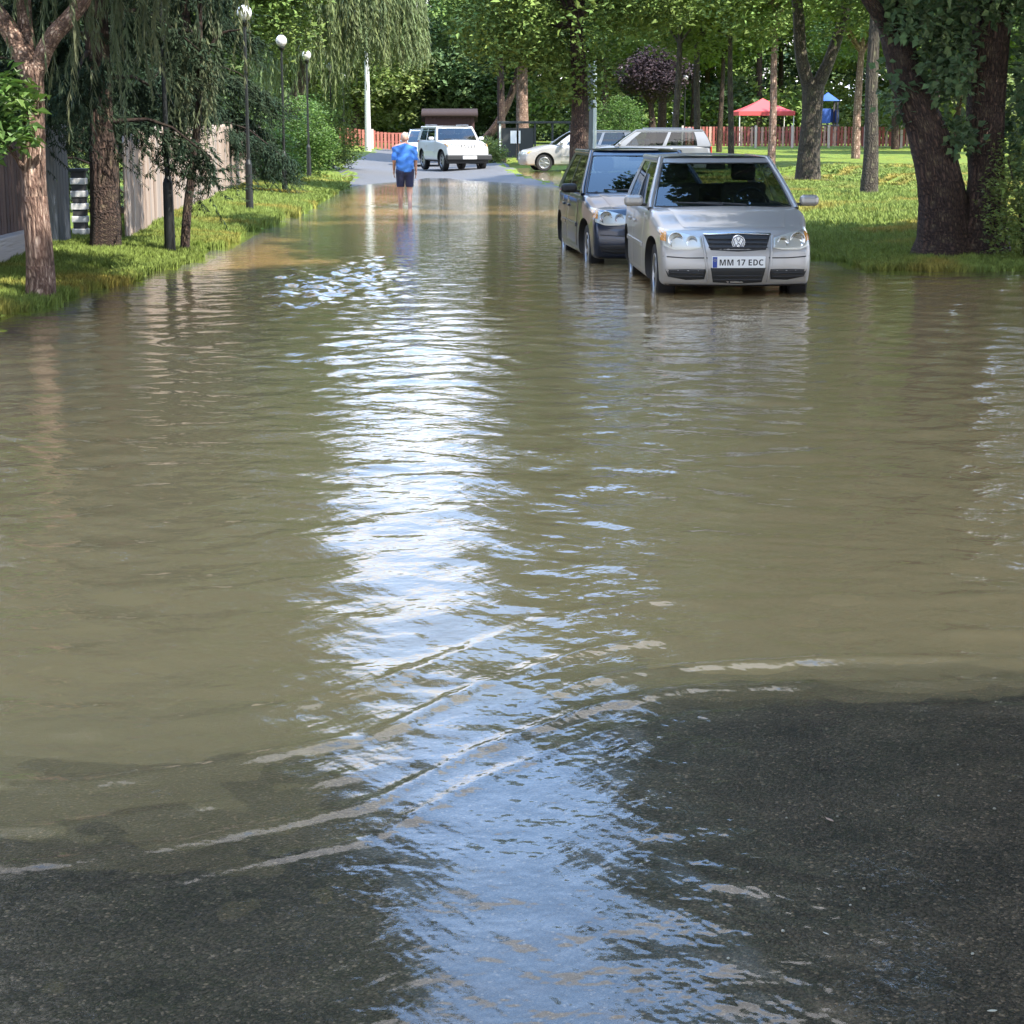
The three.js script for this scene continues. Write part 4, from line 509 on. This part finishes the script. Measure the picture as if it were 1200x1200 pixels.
  for (const s of [1, -1]) {
    const k = hw / 0.825, hT = mx([[0.355, hy - 0.055], [0.5, hy - 0.015], [0.64, hy + 0.015], [0.735, hy + 0.035]].map(([x, y]) => [x * k, y]), s), hB = mx([[0.345, hy - 0.15], [0.46, hy - 0.165], [0.62, hy - 0.165], [0.742, hy - 0.12]].map(([x, y]) => [x * k, y]), s);
    const lamp = part('headlight', panel(onFront, FD, hT, hB, 0.004, 14, 6), reflector, t);
    const cp = onFront(s * 0.6 * k, hy - 0.075), ip = onFront(s * 0.45 * k, hy - 0.085);
    part('bulb_bowl', new THREE.LatheGeometry([[0.012, -0.02], [0.03, -0.014], [0.055, 0.004], [0.07, 0.02], [0.076, 0.016]].map(([a, b]) => new THREE.Vector2(a, b)), 24).rotateX(Math.PI / 2).translate(cp.x, cp.y, cp.z + 0.012), chrome, lamp); part('bulb_bowl', new THREE.LatheGeometry([[0.01, -0.016], [0.03, -0.01], [0.045, 0.004], [0.055, 0.014]].map(([a, b]) => new THREE.Vector2(a, b)), 20).rotateX(Math.PI / 2).translate(ip.x, ip.y, ip.z + 0.012), chrome, lamp);
    part('indicator', panel(onFront, FD, mx([[0.68 * k, hy + 0.0], [0.735 * k, hy + 0.015]], s), mx([[0.69 * k, hy - 0.09], [0.738 * k, hy - 0.08]], s), 0.012, 4, 4), amber, lamp);
    part('lens', panel(onFront, FD, hT, hB, 0.034, 14, 6), lensMat, lamp);
    if (fr === 'hatch') {
      part('side_intake', panel(onFront, FD, mx([[0.31, 0.385], [0.5, 0.385], [0.7, 0.375]], s), mx([[0.325, 0.285], [0.5, 0.275], [0.67, 0.305]], s), 0.0015, 12, 4), blackPlastic, t); const si = t.children[t.children.length - 1]; for (const y of [0.31, 0.345]) part('slat', panel(onFront, FD, mx([[0.34, y + 0.006], [0.66, y + 0.006]], s), mx([[0.34, y - 0.006], [0.66, y - 0.006]], s), 0.007, 10, 1), interior, si);
      part('bumper_groove', panel(onFront, FD, mx([[0.3, 0.5], [0.5, 0.497], [0.72, 0.508]], s), mx([[0.3, 0.489], [0.5, 0.486], [0.72, 0.497]], s), 0.0012, 12, 1), blackPlastic, t);
      part('nose_ridge', panel(onFront, FD, mx([[0.335, hy - 0.03], [0.36, hy - 0.03]], s), mx([[0.285, 0.26], [0.3, 0.26]], s), 0.016, 2, 14), M, t);
    }
  }
  if (fr === 'hatch') {
    const gr = part('grille', panel(onFront, FD, [[-0.325, hy - 0.025], [0, hy - 0.012], [0.325, hy - 0.025]], [[-0.27, hy - 0.165], [0, hy - 0.18], [0.27, hy - 0.165]], 0.002, 14, 4), blackPlastic, t);
    for (const y of [hy - 0.06, hy - 0.1, hy - 0.14]) part('slat', panel(onFront, FD, [[-0.29, y + 0.006], [0.29, y + 0.006]], [[-0.285, y - 0.006], [0.285, y - 0.006]], 0.012, 12, 1), c.slat ?? interior, gr);
    part('grille_rim', panel(onFront, FD, [[-0.335, hy - 0.008], [0, hy + 0.004], [0.335, hy - 0.008]], [[-0.328, hy - 0.022], [0, hy - 0.01], [0.328, hy - 0.022]], 0.012, 14, 1), chrome, gr);
    const bp = onFront(0, hy - 0.09), badge = part('badge', new THREE.CylinderGeometry(0.066, 0.07, 0.02, 28).rotateX(Math.PI / 2).translate(0, bp.y, bp.z + 0.022), chrome, t);
    if (c.badge) { const ln = (x0, y0, x1, y1) => { const l = Math.hypot(x1 - x0, y1 - y0); return box(l, 0.011, 0.006).rotateZ(Math.atan2(y1 - y0, x1 - x0)).translate((x0 + x1) / 2, bp.y + (y0 + y1) / 2, bp.z + 0.034); }; part('emblem', merge([new THREE.TorusGeometry(0.056, 0.005, 6, 28).translate(0, bp.y, bp.z + 0.033), ln(-0.025, 0.047, -0.003, 0.004), ln(0.025, 0.047, 0.003, 0.004), ln(-0.045, 0.02, -0.024, -0.042), ln(-0.024, -0.042, 0, -0.005), ln(0.045, 0.02, 0.024, -0.042), ln(0.024, -0.042, 0, -0.005)]), std({ color: col(0.25, 0.26, 0.3), roughness: 0.4, metalness: 0.5 }), badge); }
    const li = part('lower_intake', panel(onFront, FD, [[-0.27, 0.4], [0.27, 0.4]], [[-0.24, 0.255], [0, 0.24], [0.24, 0.255]], 0.002, 12, 4), blackPlastic, t); for (const y of [0.28, 0.32]) part('slat', panel(onFront, FD, [[-0.24, y + 0.007], [0.24, y + 0.007]], [[-0.24, y - 0.007], [0.24, y - 0.007]], 0.008, 10, 1), interior, li);
    part('lower_lip', panel(onFront, FD, [[-0.7, 0.232], [0, 0.228], [0.7, 0.232]], [[-0.68, 0.214], [0, 0.212], [0.68, 0.214]], 0.012, 20, 1), blackPlastic, t);
  } else if (fr === 'jeep') {
    const gr = part('grille', panel(onFront, FD, [[-0.4, hy - 0.03], [0.4, hy - 0.03]], [[-0.36, hy - 0.17], [0.36, hy - 0.17]], 0.003, 10, 3), blackPlastic, t); for (let i = 0; i < 6; i++) part('slat', panel(onFront, FD, [[-0.33 + i * 0.12, hy - 0.035], [-0.27 + i * 0.12, hy - 0.035]], [[-0.33 + i * 0.12, hy - 0.165], [-0.27 + i * 0.12, hy - 0.165]], 0.012, 2, 2), M, gr);
    part('bumper', box(c.W * 0.98, 0.2, 0.24, 0, c.sill + 0.12, hl + 0.0, 0.05), blackPlastic, t); part('bumper_lower', box(c.W * 0.9, 0.14, 0.1, 0, c.sill - 0.03, hl - 0.12, 0.03), blackPlastic, t);
  }
  if (c.plate) { const pp = onFront(0, c.plateY ?? 0.455), pl = part('number_plate', box(0.52, 0.112, 0.012, 0, c.plateY ?? 0.455, pp.z + (c.plateOff ?? 0.016), 0.004), c.plate === true ? std({ color: col(0.7, 0.7, 0.68), roughness: 0.5 }) : std({ color: col(0.75, 0.75, 0.74), roughness: 0.45 }), t);
    if (c.plate !== true) { const cv = document.createElement('canvas'); cv.width = 512; cv.height = 108; const x = cv.getContext('2d'); x.fillStyle = '#d9dad8'; x.fillRect(0, 0, 512, 108); x.fillStyle = '#25418f'; x.fillRect(0, 0, 44, 108); x.fillStyle = '#e8d54a'; for (let i = 0; i < 8; i++) { x.beginPath(); x.arc(22 + 12 * Math.cos(i * 0.785), 32 + 12 * Math.sin(i * 0.785), 2.5, 0, 7); x.fill(); } x.fillStyle = '#222'; x.font = 'bold 84px sans-serif'; x.textBaseline = 'middle'; x.textAlign = 'center'; x.fillText(c.plate, 280, 57, 440); const tx = new THREE.CanvasTexture(cv); tx.colorSpace = THREE.SRGBColorSpace; part('plate_print', new THREE.PlaneGeometry(0.51, 0.104).translate(0, c.plateY ?? 0.455, pp.z + (c.plateOff ?? 0.016) + 0.0085), std({ map: tx, roughness: 0.5 }), pl); } }
  for (const s of [-1, 1]) { part('wiper', limb([V(s * 0.12 + 0.1, c.belt + 0.035, cz - 0.01), V(s * 0.12 - 0.14, c.belt + 0.05, cz - 0.035), V(s * 0.12 - 0.4, c.belt + 0.055, cz - 0.1)], [0.01, 0.007], 8, 5, 0), blackPlastic, t); part('tail_light', box(0.14, 0.26, 0.05, s * hw * 0.8, c.belt - 0.13, -hl + 0.08, 0.02), red, t); }
  if (c.rails) for (const s of [1, -1]) part('roof_rail', merge([limb(range(0.1, 0.85, 5).map((u) => V(...roof(s * 0.9, u)).add(V(0, 0.05, 0))), [0.014, 0.014], 12, 6, 0), box(0.03, 0.06, 0.06, ...roof(s * 0.9, 0.12)), box(0.03, 0.06, 0.06, ...roof(s * 0.9, 0.83))]), alloy, t);
  return t;
}
const silver = paint(0.37, 0.355, 0.335, 0.4, 0.4), navy = paint(0.006, 0.013, 0.034, 0.2, 0.3), white = paint(0.62, 0.62, 0.6, 0, 0.3), greyP = paint(0.2, 0.205, 0.21), paleBlue = paint(0.42, 0.48, 0.55);
const put = (o, x, d, turn = 0, dy = 0) => { o.position.set(x, T(x, d) + dy, -d); o.rotation.y = turn; };
{ const p = P(861, 344); const c = car('silver hatchback with number plate parked in the flood in front', { paint: silver, plate: 'MM 17 EDC', badge: true, strip: silver }); put(c, p.x + 0.03, -p.z + 1.96, 0.0); }
{ const c = car('dark navy hatchback parked behind the silver hatchback', { paint: navy, L: 4.02, W: 1.7, H: 1.5, belt: 0.95, hoodY: 0.78, cowl: 0.98, roofF: 0.15, mirror: blackPlastic, strip: navy, plate: true, plateY: 0.43 }); put(c, 2.36, 24.3, 0.055); }
{ const c = car('white jeep with black bumper parked on the dry road end facing the flood', { name: 'parked_jeep', paint: white, L: 3.9, W: 1.72, H: 1.58, belt: 1.06, sill: 0.36, hoodY: 0.95, cowl: 0.7, roofF: 0.32, roofR: -1.75, tailZ: -1.86, wb: 2.4, rw: 0.35, nose: 0.1, roofW: 0.66, front: 'jeep', plate: true, plateY: 0.48, plateOff: 0.16, rails: true }); put(c, X(530, 67), 67 + 1.9, 0.3); }
{ const c = car('silver estate car parked sideways beside the dark screen', { paint: silver, L: 4.4, W: 1.72, H: 1.46, belt: 0.92, hoodY: 0.72, cowl: 1.0, roofF: 0.25, roofR: -1.9, tailZ: -2.15, wb: 2.6, front: 'plain' }); put(c, X(605, 69) + 2.25, 69, -Math.PI / 2 + 0.12); }
{ const c = car('grey estate car with roof rails parked sideways behind the hatchbacks', { paint: greyP, L: 4.5, W: 1.75, H: 1.48, belt: 0.94, hoodY: 0.74, cowl: 1.0, roofF: 0.3, roofR: -1.95, tailZ: -2.2, wb: 2.65, front: 'plain', rails: true }); put(c, X(754, 61.5), 61.5, -Math.PI / 2 - 0.08); }
{ const c = car('pale blue car parked behind the white jeep', { paint: paleBlue, L: 4.0, W: 1.68, H: 1.47, front: 'plain' }); put(c, X(497, 75), 77, 0.05); }

// ---------------------------------------------------------------- the person wading away
{ const g = thing('person', 'person in bright blue top and navy shorts wading away along the road', 'person', walker.x, T(walker.x, -walker.z), walker.z, Math.PI + 0.06);
  const skin = std({ color: col(0.36, 0.2, 0.145), roughness: 0.6 }), shirt = std({ color: col(0.03, 0.135, 0.44), roughness: 0.85 }), shorts = std({ color: col(0.012, 0.016, 0.05), roughness: 0.85 }), hair = std({ color: col(0.42, 0.28, 0.22), roughness: 0.8 });
  g.scale.setScalar(0.93);
  const cap = (p, a, b, ra, rb) => { const ax = p.clone().sub(a), ab = b.clone().sub(a), t = clamp(ax.dot(ab) / ab.lengthSq(), 0, 1); return ax.addScaledVector(ab, -t).length() - lerp(ra, rb, t); };
  const smin = (a, b, k) => { const h = clamp(0.5 + 0.5 * (b - a) / k, 0, 1); return lerp(b, a, h) - k * h * (1 - h); };
  // joints; x across, y up, z forwards (local +z is where the person walks)
  const J = { hipL: V(0.095, 0.9, 0), hipR: V(-0.095, 0.9, 0), kneeL: V(0.1, 0.5, 0.1), kneeR: V(-0.1, 0.48, 0.02), ankL: V(0.1, 0.1, 0.1), ankR: V(-0.1, 0.14, -0.2), toeL: V(0.12, 0.04, 0.26), toeR: V(-0.11, 0.05, -0.08), pel: V(0, 0.96, 0), waist: V(0, 1.12, 0), chest: V(0, 1.36, 0.01), neck: V(0, 1.5, 0), head: V(0, 1.63, 0.03), shL: V(0.19, 1.43, 0), shR: V(-0.19, 1.43, 0), elL: V(0.235, 1.16, -0.05), elR: V(-0.235, 1.16, 0.02), wrL: V(0.24, 0.95, 0.08), wrR: V(-0.245, 0.93, 0.06) };
  const flat = (p, c, rx, ry, rz) => { const q = V((p.x - c.x) / rx, (p.y - c.y) / ry, (p.z - c.z) / rz); return (q.length() - 1) * Math.min(rx, ry, rz); };
  const legs = (p) => Math.min(smin(cap(p, J.hipL, J.kneeL, 0.088, 0.06), smin(cap(p, J.kneeL, J.ankL, 0.06, 0.038), cap(p, J.ankL, J.toeL, 0.042, 0.036), 0.03), 0.03), smin(cap(p, J.hipR, J.kneeR, 0.088, 0.06), smin(cap(p, J.kneeR, J.ankR, 0.06, 0.038), cap(p, J.ankR, J.toeR, 0.042, 0.036), 0.03), 0.03));
  const trunkF = (p) => smin(smin(flat(p, J.pel, 0.17, 0.14, 0.12), flat(p, J.waist, 0.155, 0.2, 0.11), 0.08), smin(flat(p, J.chest, 0.185, 0.19, 0.125), cap(p, J.shL, J.shR, 0.065, 0.065), 0.06), 0.08);
  const hand = (p, w, s) => { let d = flat(p, w.clone().add(V(0, -0.05, 0.02)), 0.022, 0.055, 0.042); for (let i = 0; i < 4; i++) { const a = w.clone().add(V(0, -0.09, 0.052 - i * 0.021)), b = a.clone().add(V(-s * 0.006, -0.045 - (i === 1 ? 0.008 : 0), 0.004)), e = b.clone().add(V(-s * 0.014, -0.028, -0.004)); d = Math.min(d, cap(p, a, b, 0.0095, 0.009), cap(p, b, e, 0.009, 0.008)); } return Math.min(d, cap(p, w.clone().add(V(0, -0.03, 0.05)), w.clone().add(V(-s * 0.01, -0.085, 0.085)), 0.012, 0.0095)); };
  const arms = (p) => Math.min(smin(cap(p, J.shL, J.elL, 0.055, 0.042), cap(p, J.elL, J.wrL, 0.04, 0.026), 0.02), smin(cap(p, J.shR, J.elR, 0.055, 0.042), cap(p, J.elR, J.wrR, 0.04, 0.026), 0.02));
  const headF = (p) => smin(smin(flat(p, J.head.clone().add(V(0, 0.02, -0.01)), 0.076, 0.105, 0.095), flat(p, J.head.clone().add(V(0, -0.05, 0.03)), 0.055, 0.065, 0.06), 0.04), Math.min(cap(p, J.head.clone().add(V(0, 0.0, 0.09)), J.head.clone().add(V(0, -0.03, 0.105)), 0.01, 0.016), flat(p, J.head.clone().add(V(0.078, -0.005, 0)), 0.014, 0.032, 0.02), flat(p, J.head.clone().add(V(-0.078, -0.005, 0)), 0.014, 0.032, 0.02), flat(p, J.head.clone().add(V(0, -0.065, 0.085)), 0.025, 0.01, 0.012)), 0.012);
  function field(f, c, half, res, mat, name, keep) { const mc = new MarchingCubes(res, mat, false, false, 200000); mc.isolation = 0; const p = V(); for (let z = 0; z < res; z++) for (let y = 0; y < res; y++) for (let x = 0; x < res; x++) { p.set(c.x + ((x - res / 2) / (res / 2)) * half, c.y + ((y - res / 2) / (res / 2)) * half, c.z + ((z - res / 2) / (res / 2)) * half); mc.field[x + y * res + z * res * res] = -f(p); } mc.update(); const n = mc.count, geo = new THREE.BufferGeometry(); const pa = mc.positionArray.slice(0, n * 3), na = mc.normalArray.slice(0, n * 3); for (let i = 0; i < n; i++) { pa[i * 3] = pa[i * 3] * half + c.x; pa[i * 3 + 1] = pa[i * 3 + 1] * half + c.y; pa[i * 3 + 2] = pa[i * 3 + 2] * half + c.z; } geo.setAttribute('position', new THREE.BufferAttribute(pa, 3)); geo.setAttribute('normal', new THREE.BufferAttribute(na, 3)); return geo; }
  const bodyF = (p) => smin(Math.min(smin(legs(p), trunkF(p), 0.05), arms(p) + 0), cap(p, J.neck.clone().add(V(0, -0.06, 0)), J.head.clone().add(V(0, -0.06, 0)), 0.055, 0.05), 0.03);
  const bodyParts = [field(bodyF, V(0, 0.8, 0), 0.88, 110, skin), field(headF, V(0, 1.63, 0.02), 0.16, 72, skin), field((p) => hand(p, J.wrL, 1), J.wrL.clone().add(V(0, -0.07, 0.02)), 0.12, 64, skin), field((p) => hand(p, J.wrR, -1), J.wrR.clone().add(V(0, -0.07, 0.02)), 0.12, 64, skin)];
  part('body', mergeGeometries(bodyParts), skin, g);
  const below = (y, p) => p.y - y, above = (y, p) => y - p.y, fold = (p) => 0.006 * Math.sin(p.y * 38 + Math.sin(p.x * 17) * 2) ;
  part('top', field((p) => Math.max(Math.min(smin(trunkF(p), arms(p), 0.03), flat(p, V(0, 1.12, 0), 0.19, 0.3, 0.145)) - 0.02 - fold(p), above(0.9, p), below(1.53 - Math.abs(p.x) * 0.33, p), -(cap(p, J.neck, J.head, 0.065, 0.065)), Math.abs(p.x) > 0.2 ? above(1.16, p) : -1), V(0, 1.2, 0), 0.45, 84, shirt), shirt, g);
  part('shorts', field((p) => Math.max(smin(legs(p) - 0.02, flat(p, J.pel, 0.175, 0.15, 0.13) - 0.008, 0.05), above(0.58, p), below(1.0, p)), V(0, 0.78, 0), 0.32, 64, shorts), shorts, g);
  part('hair', field((p) => Math.max(flat(p, J.head.clone().add(V(0, 0.032, -0.016)), 0.083, 0.105, 0.1), above(1.6 + Math.max(0, (p.z - 0.0)) * 0.9, p)), V(0, 1.66, 0.02), 0.16, 56, hair), hair, g);
  for (const s of [1, -1]) part('eye', new THREE.SphereGeometry(0.011, 10, 8).translate(s * 0.032, 1.635, 0.112), std({ color: col(0.05, 0.04, 0.035), roughness: 0.3 }), g);
}
// ---------------------------------------------------------------- small things on the wet asphalt
{ const leaf = (label, px, py, c, turn, s, name = 'fallen_leaf', cat = 'leaf') => { const p0 = P(px, py), y = T(p0.x, -p0.z) + 0.006, o = new THREE.Mesh(leafGeom(1, 0.001, 0, 1), std({ color: c, roughness: 0.6, side: THREE.DoubleSide })); const sh = new THREE.Shape(); sh.moveTo(0, -1); sh.quadraticCurveTo(0.62, -0.3, 0.1, 1); sh.quadraticCurveTo(-0.62, 0.2, 0, -1); o.geometry = new THREE.ExtrudeGeometry(sh, { depth: 0.08, bevelEnabled: false, curveSegments: 6 }).rotateX(-Math.PI / 2 + 0.15).scale(s, s, s); o.name = numbered(name); o.castShadow = o.receiveShadow = true; o.position.set(p0.x, y, p0.z); o.rotation.y = turn; tag(o, label, cat); scene.add(o); };
  leaf('small pinkish fallen leaf on the wet asphalt', 972, 957, col(0.5, 0.33, 0.27), 0.8, 0.012); leaf('pale yellowish leaf scrap near the asphalt edge', 1163, 1182, col(0.6, 0.56, 0.48), 2, 0.012); leaf('tiny whitish petal on the wet asphalt', 968, 1090, col(0.6, 0.58, 0.55), 1, 0.007, 'fallen_petal', 'petal'); }
{ const r = rng(611), geo = new THREE.IcosahedronGeometry(1, 0), mats = [std({ color: col(0.3, 0.27, 0.22), roughness: 0.8 }), std({ color: col(0.2, 0.18, 0.15), roughness: 0.8 }), std({ color: col(0.42, 0.39, 0.34), roughness: 0.8 })];
  for (let i = 0; i < 26; i++) { const p0 = P(lerp(690, 1195, r()), lerp(880, 1195, r())), m = new THREE.Mesh(geo, mats[i % 3]), s = 0.0022 + 0.0028 * r(); m.name = numbered('pebble'); m.castShadow = m.receiveShadow = true; m.scale.set(s, s * 0.7, s * 0.9); m.rotation.y = r() * 6; m.position.set(p0.x, T(p0.x, -p0.z) + s * 0.6, p0.z); tag(m, 'tiny pale pebble lying on the wet asphalt', 'pebble', 'pebbles on the wet asphalt'); scene.add(m); } }
renderer.render(scene, camera);
